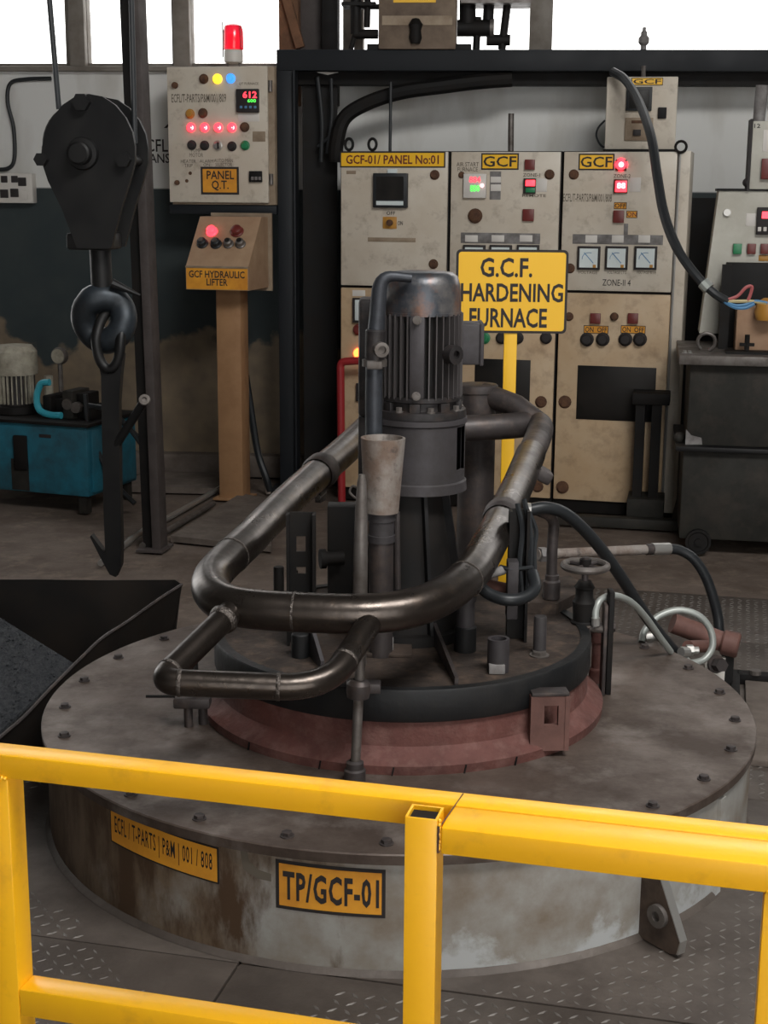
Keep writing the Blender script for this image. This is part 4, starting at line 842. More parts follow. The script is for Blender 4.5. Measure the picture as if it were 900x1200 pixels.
p = onz(456, 768, ZL-.004); part('nut_plate', slab(new(), p.x-.065, p.x+.062, p.y-.02, p.y+.07, p.z, p.z+.012, .002), 'lid', t); part('nut', lathe(new(), [(.019, 0), (.019, .03), (.012, .031), (.012, .05), (0, .05)], p+V(-.005, .02, .012), n=6), 'tape', t)
# thin gusset blades
for (x0, y0), (x1, y1), h in (((535, 803), (508, 752), .06), ((378, 784), (364, 768), .10)):
    a, b_ = onz(x0, y0, ZL-.004), onz(x1, y1, ZL-.004); g = new(); d = (b_-a); _n = V(d.y, -d.x, 0).normalized()*.005
    f = [a, b_, b_+V(0, 0, h), a+V(0, 0, .022)]; _faces(g, [x+_n for x in f]+[x-_n for x in f], [(0, 1, 2, 3), (7, 6, 5, 4), (0, 4, 5, 1), (1, 5, 6, 2), (2, 6, 7, 3), (3, 7, 4, 0)]); part('gusset', g, 'dust_pipe' if h < .07 else 'housing', t)
# raised tray plate by the bent pipe
c4 = [onz(x, y, .54) for x, y in ((612, 706), (652, 708), (686, 690), (668, 674), (618, 682))]; b = new(); k = len(c4)
_faces(b, c4+[V(p.x, p.y, ZL-.004) for p in c4], [tuple(range(k)), tuple(range(2*k-1, k-1, -1))]+[(i, i+k, (i+1) % k+k, (i+1) % k) for i in range(k)]); part('raised_tray', b, 'lid', t)

# ------------------------------------------------------------------ pipe frame carried above the lid
TN = V(0, -.125, 1); TP0 = V(0, 3.38, .74)
def tp(px, py): return hit(px, py, TP0, TN)
t = thing('pipe_frame', 'big oily steel pipe loop around the motor above the lid', 'pipe frame', tp(380, 712) - V(0, 0, .05))
PR = .0485
main = [tp(*q) for q in ((436, 497), (405, 527), (368, 559), (330, 594), (290, 634), (262, 660))]
main += [tp(*q) for q in ((249, 676), (247, 690), (257, 703), (278, 711))]
main += [tp(*q) for q in ((310, 715), (345, 717), (390, 719), (430, 719), (465, 716), (497, 708), (524, 695), (545, 679), (560, 661))]
main += [tp(*q) for q in ((576, 632), (592, 600), (608, 566), (622, 532))]
m1 = smooth_path(main, 5)
part('ring_pipe', tube(new(), m1, PR, 22), 'pipe', t, smooth=60)
up = [tp(622, 532), tp(630, 514), tp(633, 500), tp(622, 496), tp(600, 499), tp(545, 502), tp(500, 504)]
part('rear_pipe', tube(new(), smooth_path(up, 5), .045, 20), 'dust_pipe', t, smooth=60)
E = tp(632, 497); R0 = at(560, 462, E.y + .12)
part('branch_pipe', tube(new(), [E, at(605, 476, E.y + .05), at(566, 461, E.y + .13)], .041, 18), 'dust_pipe', t, smooth=60)
rz = at(560, 450, E.y + .13).z
part('riser', lathe(new(), [(.066, -rz), (.066, -.03), (.072, -.028), (.072, -.004), (.068, 0), (0, 0)], V(R0.x, E.y+.13, rz), n=28), 'dust_pipe', t, smooth=50)
def ringat(path, i, r, w_, m, name='weld_seam'):
    p, q = Vector(path[i]), Vector(path[min(i+1, len(path)-1)]); d = (q-p).normalized()
    part(name, lathe(new(), [(r*.9, -w_), (r, -w_*.6), (r, w_*.6), (r*.9, w_)], p, d, 24, cap=False), m, t, smooth=60)
def nearest(path, px, py):
    w0 = tp(px, py); return min(range(len(path)), key=lambda i: (path[i]-w0).length)
for q in ((272, 650), (344, 717), (545, 679), (622, 532)): ringat(m1, nearest(m1, *q), PR*1.035, .004, 'weld')
for q, nm in (((372, 555), 'collar'), ((590, 604), 'collar')):
    i = nearest(m1, *q); ringat(m1, i, PR*1.17, .035, 'dust_pipe', nm); p = m1[i]; d = (m1[i+1]-m1[i]).normalized(); s_ = V(0, 0, -1)
    part('clamp_ear', bar(new(), p + s_*.045, p + s_*.095, .018, .05, d), 'dust_pipe', t)
    cyl_ = new(); cyl(cyl_, p + s_*.075 - d*.03, p + s_*.075 + d*.03, .010, n=8); part('clamp_bolt', cyl_, 'dullsteel', t)
i = nearest(m1, 617, 548); part('elbow_lug', box(new(), m1[i] + V(.055, .0, -.03), (.05, .09, .04), Matrix.Rotation(.5, 3, 'Y'), .008), 'dust_pipe', t)
# handle welded to the front
A = tp(272, 716); B = tp(443, 714); c1 = at(187, 799, 3.08); c2 = at(384, 807, 3.08)
hp = fillet([A, c1, c2, B], [.045, .11], 8); HR = .0305
part('handle', tube(new(), hp, HR, 18), 'pipe', t, smooth=60)
for i, k in ((1, .98), (9, 1.0), (10, 1.0), (18, 1.0)):
    p, q_ = hp[i], hp[i+1 if i < len(hp)-1 else i]; d = (hp[i+1]-hp[i-1]).normalized(); part('weld_seam', lathe(new(), [(HR*.95, -.006), (HR*1.07, -.003), (HR*1.07, .003), (HR*.95, .006)], p, d, 18, cap=False), 'weld', t, smooth=60)
for p, q_ in ((A, c1), (B, c2)):
    d = (q_-p).normalized(); part('weld_seam', lathe(new(), [(HR, .030), (HR*1.22, .038), (HR*1.15, .05), (HR, .055)], p, d, 18, cap=False), 'weld', t, smooth=60)
# perforated channels holding the loop
def channel(px0, px1, pyb, pyt, holes, m='soot'):
    b0 = onz((px0+px1)/2, pyb, ZL-.004); a, c = at(px0, pyb, b0.y).x, at(px1, pyb, b0.y).x; zt = at((px0+px1)/2, pyt, b0.y).z
    g = new(); th = (c-a)
    zs_ = [b0.z]
    for hy0, hy1 in sorted(holes, key=lambda h: -h[1]): zs_ += [at(px0, hy1, b0.y).z, at(px0, hy0, b0.y).z]
    zs_.append(zt)
    for k in range(0, len(zs_), 2): slab(g, a, c, b0.y-.004, b0.y+.004, zs_[k], zs_[k+1])
    for k in range(1, len(zs_)-1, 2): slab(g, a, a+th*.30, b0.y-.004, b0.y+.004, zs_[k], zs_[k+1]); slab(g, a+th*.66, c, b0.y-.004, b0.y+.004, zs_[k], zs_[k+1])
    part('channel_web', g, m, t); part('channel_flange', slab(new(), a-.004, a+.004, b0.y-.04, b0.y+.004, b0.z, zt), m, t); part('channel_flange', slab(new(), c-.004, c+.004, b0.y-.04, b0.y+.004, b0.z, zt), m, t)
channel(339, 369, 752, 600, ((628, 646), (664, 672)))
channel(594, 614, 748, 596, ())
part('channel_tab', box(new(), at(600, 690, 3.80), (.03, .05, .16), None, .003), 'housing', t)

# ------------------------------------------------------------------ fan motor on its housing and pedestal
MY = 3.975; MX = at(493, 420, MY).x; mz = lambda py: at(493, py, MY).z
MC = V(MX, MY, 0)
t = thing('fan_motor', 'upright finned electric motor with a worn dark cowl on a round housing', 'motor', MC + V(0, 0, ZL))
z0, z1, z2, z3, z4, z5 = mz(318), mz(366), mz(463), mz(486), mz(572), ZL-.004
R1 = .1085
part('cowl', lathe(new(), [(R1, z1), (R1*1.0, z1+.03), (R1*.97, z0-.035), (R1*.90, z0-.012), (R1*.76, z0-.002), (R1*.5, z0+.002), (0, z0+.003)], MC, n=48), 'cowl', t, smooth=50)
part('cowl_rim', lathe(new(), [(R1, z1-.004), (R1*1.02, z1-.004), (R1*1.02, z1+.004), (R1, z1+.004)], MC, n=48, cap=False), 'cowl', t)
part('core', cyl(new(), MC+V(0, 0, z2), MC+V(0, 0, z1), .093, n=40), 'soot', t)
fo = new(); box(fo, (0, 0, 0), (.024, .0032, z1-z2)); fm = mesh('fin', fo, 'fin')
for q in range(36):
    a = 2*pi*q/36
    if abs(((a - (-pi/2-.12) + pi) % (2*pi)) - pi) < .20: continue
    share('fin', fm, MC + V(.103*cos(a), .103*sin(a), (z1+z2)/2), t, (0, 0, a))
a = -pi/2-.12; part('name_pad', box(new(), MC+V(.100*cos(a), .100*sin(a), (z1+z2)/2), (.024, .042, z1-z2-.006), Matrix.Rotation(a, 3, 'Z'), .006), 'housing', t)
for zz in (z1-.012, z2+.012): part('pad_bolt', hexbolt(new(), MC+V(.113*cos(a), .113*sin(a), zz), .009, .012, (cos(a), sin(a), 0)), 'dullsteel', t)
ab = -pi/2+.72; c = MC+V(.110*cos(ab), .110*sin(ab), mz(411)); nb = V(cos(ab), sin(ab), 0); eb = new(); lathe(eb, [(.011, -.02), (.014, 0), (.026, .002), (.026, .03), (.012, .031), (.012, .02), (0, .02)], c, nb, 16); part('lifting_eye', eb, 'motor', t)
part('terminal_box', slab(new(), MX+.095, MX+.165, MY-.01, MY+.10, mz(427), mz(379), .006), 'housing', t); part('terminal_lid', slab(new(), MX+.160, MX+.172, MY-.015, MY+.105, mz(428), mz(378), .004), 'housing', t)
part('foot_plate', slab(new(), MX-.17, MX-.085, MY-.05, MY+.08, mz(486), mz(350), .01), 'motor', t)
part('motor_flange', lathe(new(), [(.105, z2+.006), (.112, z2+.004), (.112, z2-.008), (.100, z2-.012), (.100, z3+.022), (.126, z3+.020), (.128, z3+.006), (.128, z3), (.10, z3-.002)], MC, n=48, cap=False), 'motor', t, smooth=30)
for q in range(8): a = 2*pi*(q+.3)/8; part('flange_bolt', hexbolt(new(), MC+V(.113*cos(a), .113*sin(a), z3+.020), .009, .014), 'dullsteel', t)
for q in range(8): a = 2*pi*(q+.8)/8; part('flange_lug', box(new(), MC+V(.104*cos(a), .104*sin(a), (z2+z3)/2), (.02, .03, z2-z3-.02), Matrix.Rotation(a, 3, 'Z'), .003), 'motor', t)
zw0, zw1 = mz(546), mz(496)
part('housing', lathe(new(), [(.120, z3), (.130, z3-.002), (.131, z3-.016), (.126, z3-.020), (.126, zw1), (.116, zw1)], MC, n=56, cap=False), 'housing', t, smooth=30)
ga = 1.12; part('housing_wall', lathe(new(), [(.116, zw1), (.126, zw1), (.126, zw0), (.116, zw0), (.116, zw1)], MC, n=52, a0=-pi+ga+.21, a1=pi+ga-.21), 'housing', t, smooth=30)
part('housing_base', lathe(new(), [(.116, zw0), (.126, zw0), (.126, z4+.032), (.131, z4+.028), (.133, z4+.002), (.12, z4), (.05, z4)], MC, n=56, cap=False), 'housing', t, smooth=30)
part('inner_coupling', cyl(new(), MC+V(0, 0, z4), MC+V(0, 0, z3), .07, n=24), 'soot', t)
part('pedestal', lathe(new(), [(.092, z4+.002), (.094, z4-.02), (.150, z5+.03), (.175, z5+.028), (.178, z5), (.10, z5)], MC+V(-.025, 0, 0), n=40, cap=False), 'soot', t, smooth=40)
for a in (-2.4, -1.2, -.3, .9, 2.2):
    d = V(cos(a), sin(a), 0); mt = Matrix(((d.x, -d.y, 0, MX-.025), (d.y, d.x, 0, MY), (0, 0, 1, 0), (0, 0, 0, 1))); part('pedestal_rib', prism(new(), [(.085, z4-.005), (.112, z4-.005), (.172, z5+.03), (.085, z5+.03)], -.005, .005, mt), 'black', t)
part('side_bracket', slab(new(), MX-.255, MX-.15, MY-.05, MY+.02, z5, mz(590), .005), 'soot', t)
c = V(at(394, 648, MY-.06).x, MY-.06, mz(648)); part('side_port', lathe(new(), [(.020, 0), (.020, .05), (.028, .051), (.028, .066), (0, .066)], c+V(.02, 0, 0), (-1, -.25, 0), 16), 'soot', t)
part('housing_bracket', slab(new(), MX-.17, MX-.11, MY-.03, MY+.03, mz(575), mz(487), .004), 'motor', t)

# pipe running down the left of the motor with a valve
t = thing('vent_pipe', 'dark blue-grey pipe bent over the motor cowl and running down its left side', 'pipe', at(438, 512, 3.84))
pp = fillet([at(482, 326, 3.858), at(446, 322, 3.85), at(438, 420, 3.84), at(438, 530, 3.84)], [.045, .1], 6); k = len(pp)
part('pipe', tube(new(), pp, [.012 + .011*min(1, i/9) for i in range(k)], 14), 'ventpipe', t, smooth=60)
part('valve_body', cyl(new(), at(440, 386, 3.835), at(439, 426, 3.835), .027, n=14, bev=.004), 'motor', t); part('clamp', cyl(new(), at(439, 421, 3.835), at(439, 429, 3.835), .033, n=12), 'dullsteel', t)
part('valve_nut', lathe(new(), [(.020, 0), (.020, .026), (.011, .027), (.011, .018), (0, .018)], at(445, 409, 3.815), (.25, -1, 0), 12), 'dullsteel', t); part('valve_tab', slab(new(), at(430, 425, 3.82).x, at(448, 425, 3.82).x, 3.80, 3.83, at(440, 432, 3.82).z, at(440, 422, 3.82).z, .003), 'dullsteel', t)

# burner cup in front of the housing
cy = 3.74; c0, c1 = at(447, 600, cy), at(449, 513, cy); zb2 = ZL-.004
t = thing('burner_cup', 'burnt grey-white steel cup on a pipe before the motor housing', 'burner', V(c0.x, cy, zb2))
h = c1.z-c0.z; r0, r1 = .0455, .0585
part('cup', lathe(new(), [(r0*.6, 0), (r0, .001), (r0+(r1-r0)*.3, h*.32), (r0+(r1-r0)*.31, h*.325), (r1, h), (r1*.88, h+.001), (r1*.82, h-.03), (r0*.7, h*.3), (0, h*.3)], c0, c1-c0, 36), 'cup', t, smooth=40)
part('neck', lathe(new(), [(.037, 0), (.037, -.022), (.034, -.023), (.034, -.06), (.036, -.061), (.036, -.08), (.033, -.081)], c0, n=28, cap=False), 'housing', t)
part('lower_pipe', cyl(new(), V(c0.x, cy, zb2), V(c0.x, cy, c0.z-.08), .0325, n=24), 'dust_pipe', t)
part('side_rod', cyl(new(), at(465, 600, cy+.01), at(466, 690, cy+.01), .009, n=10), 'dust_pipe', t)
a, b_ = at(424, 556, 3.66), at(421, 700, 3.66); bt = V(b_.x, 3.66, zb2); L_ = (a-bt).length
single('silver_rod', lathe(new(), [(.0195, 0), (.0195, L_*.55), (.016, L_*.82), (.012, L_*.96), (.008, L_), (0, L_+.001)], bt, a-bt, 18), 'dullsteel', 'tapering silver rod standing beside the burner cup', 'rod', bt)
pp = [at(418, 585, 3.70), at(410, 577, 3.70), at(413, 570, 3.70), at(420, 572, 3.69)]; single('rod_wire', tube(new(), smooth_path(pp), .0035, 6), 'dullsteel', 'thin wire hooked onto the tapering silver rod', 'wire')
# swing bolt in front
b0 = onz(416, 913, .30); b0 = V(b0.x, b0.y-.012, .30); y_ = b0.y
t = thing('front_swing_bolt', 'upright clamping bolt in front of the lid, below the handle', 'bolt', b0)
tp_ = at(424, 742, y_ + .02)
part('rod', cyl(new(), b0+V(0, 0, .02), tp_, .0125, n=14), 'dullsteel', t); part('foot', lathe(new(), [(.027, 0), (.027, .03), (.022, .034), (.022, .05), (.014, .055)], b0, n=18, cap=False), 'dust_pipe', t)
c = at(420, 808, y_ + .01); part('collar', lathe(new(), [(.016, -.024), (.027, -.02), (.030, -.004), (.030, .014), (.022, .024), (.014, .026)], c, tp_-b0, 18, cap=False), 'dust_pipe', t)
part('lug_plate', slab(new(), c.x-.03, c.x+.055, c.y+.01, c.y+.05, c.z-.016, c.z+.010, .004), 'dust_pipe', t)
# small left fitting below the handle
b0 = onz(228, 851, .30)
t = thing('left_swing_bolt', 'small double-stemmed fitting on the drum below the handle corner', 'fitting', b0)
for k, px in enumerate((221, 238)):
    p = onz(px, 851 - k*3, .30); part('stem', cyl(new(), p, p+V(0, 0, .06), .0125, n=12), 'dust_pipe', t)
part('cap', slab(new(), b0.x-.055, b0.x+.045, b0.y-.02, b0.y+.03, .355, .385, .006), 'dust_pipe', t); part('upper_rod', cyl(new(), b0+V(0, .01, .08), b0+V(0, .01, .20), .012, n=10), 'soot', t)
p = onz(226, 852, .30); part('lever', cyl(new(), at(171, 816, p.y), at(205, 816, p.y), .004, n=6), 'soot', t)
# right swing clamp
b0 = onz(708, 812, .30)
t = thing('right_swing_clamp', 'tall dark link clamp at the right edge of the lid', 'clamp', b0)
y_ = b0.y; a, c = at(704, 760, y_), at(717, 760, y_)
part('link', slab(new(), a.x+.002, a.x+.013, y_-.03, y_+.02, .30, at(710, 706, y_).z, .003), 'dust_pipe', t); part('link', slab(new(), c.x-.016, c.x, y_-.02, y_+.03, .30, at(710, 692, y_).z, .003), 'soot', t)
part('pin', cyl(new(), V(a.x-.03, y_, at(710, 735, y_).z), V(c.x+.006, y_, at(710, 735, y_).z), .014, n=10), 'dust_pipe', t); p = onz(694, 800, .30); part('pillar', lathe(new(), [(.022, 0), (.022, .04), (.016, .045), (.016, .12), (.02, .125), (.02, .16), (0, .16)], p+V(.012, .01, 0), n=14), 'red', t)

# handwheel valve on the lid
b0 = onz(686, 736, ZL-.05); y_ = 4.05
hw = at(686, 663, y_); bz = at(686, 728, y_)
t = thing('handwheel_valve', 'valve with a worn round handwheel on the right of the lid', 'valve', V(hw.x, y_, ZL))
part('body', lathe(new(), [(.036, ZL-.002), (.036, bz.z+.0), (.030, bz.z+.004), (.034, at(686, 705, y_).z), (.026, at(686, 700, y_).z), (.026, at(686, 690, y_).z), (.03, at(686, 688, y_).z), (.018, at(686, 680, y_).z), (0, at(686, 680, y_).z)], V(hw.x, y_, 0), n=20), 'soot', t)
part('stem', cyl(new(), V(hw.x, y_, at(686, 684, y_).z), hw+V(0, 0, .025), .010, n=12), 'dust_pipe', t)
part('wheel_rim', tube(new(), [hw+V(.062*cos(q*pi/16), .062*sin(q*pi/16), 0) for q in range(32)], .0105, 10, True), 'dullsteel', t)
for q in range(4): a = pi/4+q*pi/2; part('spoke', cyl(new(), hw, hw+V(.06*cos(a), .06*sin(a), 0), .006, n=8), 'dust_pipe', t)
part('hub', cyl(new(), hw+V(0, 0, -.012), hw+V(0, 0, .02), .017, n=14), 'soot', t)
part('side_elbow', cyl(new(), V(hw.x+.02, y_-.02, bz.z-.015), V(hw.x+.055, y_-.03, bz.z-.015), .012, n=10), 'dullsteel', t)

# bent pipe rising by the valve
p = onz(646, 702, .54)
t = thing('bent_pipe', 'dusty upright pipe bending over at its top, beside the handwheel', 'pipe', p)
pp = fillet([p, at(647, 640, p.y), at(650, 606, p.y), at(630, 598, p.y-.04)], [.05, .05], 6); part('pipe', tube(new(), pp, .0165, 14), 'dust_pipe', t, smooth=60); part('coupling', lathe(new(), [(.022, 0), (.026, .004), (.026, .055), (.021, .06), (.021, .075), (.017, .078)], p, n=14, cap=False), 'dust_pipe', t)
# right hoses
def hose(name, q, r, m, label, cat='hose', ends=None, n=10):
    b = tube(new(), smooth_path([at(x, y, Y) for x, y, Y in q]), r, n); t = thing(name, label, cat, at(*q[-1])); part('hose_body', b, m, t, smooth=60)
    for (x, y, Y), (x2, y2, Y2), rr in (ends or ()): part('end_fitting', cyl(new(), at(x, y, Y), at(x2, y2, Y2), rr, n=10), 'steel', t)
    return t
hose('thick_hose', ((618, 598, 4.10), (640, 595, 4.12), (664, 603, 4.15), (695, 632, 4.22), (725, 672, 4.32), (757, 722, 4.45), (784, 756, 4.55), (802, 775, 4.62)), .0185, 'rubber', 'thick black rubber hose arching from the motor down past the grey loops', ends=(((622, 598, 4.10), (616, 598, 4.10), .022),))
hose('grey_hose', ((698, 730, 4.02), (698, 716, 4.03), (704, 703, 4.05), (720, 698, 4.10), (740, 706, 4.18), (757, 724, 4.26), (772, 745, 4.33), (786, 764, 4.40)), .0105, 'hose', 'grey braided hose arching from the handwheel valve over the drum', ends=(((698, 733, 4.02), (698, 724, 4.02), .013),))
hose('grey_hose', ((752, 752, 4.52), (756, 738, 4.54), (772, 722, 4.56), (795, 715, 4.57), (818, 721, 4.57), (832, 737, 4.57), (835, 757, 4.56), (826, 772, 4.54), (810, 777, 4.52), (803, 772, 4.51)), .0115, 'hose', 'grey braided hose coiled in a ring before the red pipe', ends=(((806, 764, 4.52), (798, 764, 4.50), .016),))
for k, (x, y) in enumerate(((760, 747), (808, 762))):
    p = at(x, y, 4.56); b = new(); cyl(b, p-V(.03, 0, 0), p+V(.03, 0, 0), .012, n=10); cyl(b, p-V(.01, 0, 0), p+V(.012, 0, 0), .019, n=6); single('hose_fitting', b, 'steel', ['bright hose fitting inside the arch of the grey hose', 'bright hose fitting in the ring of the coiled grey hose'][k], 'fitting')
# red outlet pipe behind the drum
Y_ = 4.92
t = thing('red_outlet_pipe', 'rusty red capped pipe lying behind the right edge of the drum', 'pipe', V(at(830, 750, Y_).x, Y_, .0))
part('pipe', cyl(new(), at(788, 730, Y_), at(852, 754, Y_), .036, n=20), 'redpipe', t); part('cap', cyl(new(), at(846, 752, Y_-.01), at(866, 757, Y_-.03), .045, n=20, bev=.006), 'redpipe', t); part('stub', cyl(new(), at(833, 757, Y_-.03), at(806, 758, 4.75), .022, n=14), 'redpipe', t)
s0 = at(843, 770, Y_-.02); part('support_plate', slab(new(), s0.x-.05, s0.x+.02, Y_-.03, Y_-.015, 0, s0.z), 'white', t); part('support_post', slab(new(), s0.x+.02, s0.x+.05, Y_-.03, Y_+.03, 0, s0.z+.03), 'soot', t)
q_ = at(838, 778, Y_-.06); part('small_valve', hexbolt(new(), q_, .024, .05, (.3, -1, .2)), 'dust_pipe', t)
# pale horizontal pipe with a black hose
a, b_ = at(630, 650, 4.75), at(757, 644, 4.95)
t = thing('pale_pipe', 'pale horizontal pipe with a bright coupling behind the handwheel', 'pipe', a)
part('pipe', cyl(new(), a, b_, .0175, n=14), 'cup', t); part('nut', cyl(new(), at(632, 650, 4.75), at(640, 649.5, 4.76), .026, n=6), 'tape', t); part('collar', cyl(new(), b_, at(765, 643.5, 4.96), .020, n=14), 'dust_pipe', t); part('coupling', cyl(new(), at(764, 643.5, 4.96), at(784, 643, 4.99), .022, n=14), 'steel', t)
hose('black_drain_hose', ((783, 643, 4.99), (797, 645, 5.0), (813, 655, 5.0), (826, 674, 5.0), (835, 698, 5.0), (841, 722, 5.0), (843, 742, 4.99)), .0185, 'rubber', 'black hose dropping from the bright coupling to the red pipe')
# sagging dark hose under the right elbow, cables round the channel
hose('loop_hose', ((562, 687, 3.70), (575, 697, 3.68), (595, 703, 3.66), (615, 700, 3.68), (627, 689, 3.72), (624, 672, 3.78)), .0165, 'rubber', 'short corrugated dark hose sagging under the right side of the pipe loop')
for k, q in enumerate((((606, 590, 3.9), (612, 620, 3.88), (609, 660, 3.86), (612, 700, 3.86)), ((614, 585, 3.9), (621, 615, 3.88), (622, 650, 3.86), (618, 690, 3.86)), ((620, 600, 3.92), (628, 622, 3.92), (626, 645, 3.9), (627, 680, 3.88)), ((586, 664, 3.8), (600, 667, 3.78), (624, 665, 3.82)))):
    single('thin_cable', tube(new(), smooth_path([at(*p) for p in q]), .0075 if k < 3 else .006, 6), 'cable', ['thin dark cable nearest the dark channel under the right pipe', 'thin dark cable in the middle under the right pipe', 'thin dark cable farthest right under the right pipe', 'thin dark cable tied crosswise round the right channel'][k], 'cable')
a, b_ = at(568, 674, 3.74), at(590, 668, 3.80); single('small_pipe_nipple', cyl(new(), a, b_, .013, n=12), 'tape', 'short grey pipe nipple beside the right channel', 'pipe')
a, b_ = at(560, 684, 3.78), at(592, 690, 3.86); single('red_pipe_piece', cyl(new(), a, b_, .017, n=12), 'redpipe', 'short rusty red pipe under the right elbow of the pipe loop', 'pipe')

# pit cover at the right edge
GF = Fr(*onz(866, 800, 0).xy, 13)
t = thing('pit_cover', 'dark framed pit cover of brown planks right of the drum', 'cover', (.25, -.2, 0), GF)
x1 = .6
part('frame_bar', slab(new(), -.01, x1, -.02, .03, 0, .04, .003), 'soot', t); part('frame_bar', slab(new(), -.03, .0, -.80, .03, 0, .04, .003), 'soot', t)
for k in range(4): part('plank', slab(new(), .02+k*.14, .14+k*.14, -.80, -.03, .0, .022+.003*(k % 2), .003), 'board', t)
part('pin', cyl(new(), (.055, -.01, .04), (.055, -.01, .055), .02, n=10), 'dullsteel', t)

# ------------------------------------------------------------------ yellow sign on its pole
SF = Fr(at(598, 340, 5.6).x, 5.6, 2.0)
x0, x1, z0, z1 = SF.rect(534, 292.5, 665, 390.5)
um = SF.uz(597.5, 420, .02)[0]
t = thing('furnace_sign', 'yellow sign reading G.C.F. hardening furnace on a yellow pole', 'sign', (um, .02, 0), SF)
def rrect(a, b, c, d, r): return [(cx+r*cos(radians(q)), cz+r*sin(radians(q))) for cx, cz, s in ((b-r, d-r, 0), (a+r, d-r, 90), (a+r, c+r, 180), (b-r, c+r, 270)) for q in range(s, s+91, 18)]
part('board', prism(new(), rrect(x0, x1, z0, z1, .018), -.001, .004), 'ink', t); e = .0095
part('yellow_face', prism(new(), rrect(x0+e, x1-e, z0+e, z1-e, .012), -.0025, -.0005), 'plate_yellow', t)
for body, r4 in (('G.C.F.', (563, 302, 624, 325)), ('HARDENING', (540, 332, 660, 354)), ('FURNACE', (550, 361, 641, 384))):
    a_, b_, c_, d_ = SF.rect(*r4, -.003); part('lettering', text_bm(body, a_, b_, c_, d_, -.0035, None, .022), 'ink', t)
w_ = SF.uz(605, 450, .02)[0]-SF.uz(590, 450, .02)[0]
part('pole', slab(new(), um-w_/2, um+w_/2, .004, .034, 0, z0+.2, .002), 'plate_yellow', t); part('foot', slab(new(), um-.12, um+.12, -.1, .14, 0, .012, .002), 'soot', t)

# ================================================================== CRANE HOOK
KF = Fr(at(105, 200, 4.6).x, 4.6, 6.0)
k = lambda px, py, d=0.0: KF.uz(px, py, d)
t = thing('crane_hook_block', 'black crane hook block hanging on steel ropes at the upper left', 'crane hook', KF.p(108, 415), KF)
out = [(48, 187), (49, 172), (53, 155), (61, 138), (73, 123), (88, 113), (104, 110), (120, 113), (135, 123), (147, 138), (155, 155), (158, 172), (158, 190), (152, 212), (142, 244), (130, 291), (90, 291), (72, 244), (56, 212)]
poly = [k(*q, -.08) for q in out]
part('side_plate', prism(new(), poly, -.08, -.062), 'hookblack', t); part('side_plate', prism(new(), poly, .07, .088), 'hookblack', t)
c = V(*(lambda q: (q[0], 0, q[1]))(k(104, 172)))
part('sheave', lathe(new(), [(0, -.055), (.125, -.055), (.13, -.05), (.112, -.01), (.112, .01), (.13, .05), (.125, .055), (0, .055)], c, (0, 1, 0), 40), 'hookblack', t)
hc = KF.p(97, 180, -.08); part('axle_hub', lathe(new(), [(.050, 0), (.046, .012), (.034, .014), (.034, .045), (.028, .05), (0, .05)], hc, (0, -1, 0), 28), 'hookblack', t)
for px, py, r in ((97, 120, .018), (146, 187, .016), (50, 187, .014)):
    p = KF.p(px, py, -.08); b = new(); cyl(b, V(p.x, .10, p.z), V(p.x, -.10, p.z), r, n=12); cyl(b, V(p.x, -.08, p.z), V(p.x, -.105, p.z), r*1.5, n=6); part('tie_bolt', b, 'hookblack', t)
for q in ((58, 0, 69, 128), (154, 0, 158, 168)): 
    a, b_ = KF.p(q[0], q[1], 0), KF.p(q[2], q[3], 0); d = (a-b_); part('rope', cyl(new(), b_, a+d*.6, .0085, n=10), 'cable', t)
part('crosshead', slab(new(), k(86, 285)[0], k(136, 285)[0], -.075, .075, k(100, 292)[1], k(100, 272)[1], .01), 'hookblack', t)
part('shank', cyl(new(), KF.p(120, 345), KF.p(117, 285), .033, n=20), 'hookblack', t)
hcn = KF.p(122, 374); tor = [hcn+V(.064*cos(2*pi*q/32), 0.012*sin(4*pi*q/32), .068*sin(2*pi*q/32)) for q in range(32)]
part('hook', tube(new(), tor, [.046 if q > 4 and q < 12 else .042 for q in range(32)], 16, True), 'hooksteel', t, smooth=60)
part('safety_latch', cyl(new(), KF.p(131, 332, -.03), KF.p(164, 346, -.01), .016, .004, n=10), 'hookblack', t)
# hanging bar with an eye and a barbed end
HB = Fr(at(128, 400, 4.56).x, 4.56, 8.0); k = lambda px, py, d=0.0: HB.uz(px, py, d)
t = thing('lifting_bar', 'long black bar with an eye and a barbed tip, hanging on the crane hook', 'lifting bar', HB.p(130, 674), HB)
ce = HB.p(128, 398); lp = [V(ce.x + .040*cos(2*pi*q/28), -.01+.05*max(0, sin(2*pi*q/28)), ce.z + .092*sin(2*pi*q/28)) for q in range(28)]
part('eye', tube(new(), lp, .0165, 12, True), 'hookblack', t, smooth=60)
part('bar', prism(new(), [k(*q) for q in ((115, 416), (124, 428), (133, 430), (141, 426), (146, 414), (143, 440), (141, 470), (142, 560), (144, 640), (143, 662), (137, 675), (130, 672), (118, 650), (107, 628), (108.5, 626), (125, 648), (123, 600), (121, 500), (120, 440))], -.014, .014), 'hookblack', t)
part('side_peg', cyl(new(), HB.p(136, 522), HB.p(169, 470, -.05), .014, n=14), 'hookblack', t); part('peg_end', lathe(new(), [(.015, -.006), (.019, 0), (.017, .008), (.008, .009), (.008, .002), (0, .002)], HB.p(169.5, 469, -.052), (.2, -1, .5), 16), 'dullsteel', t)

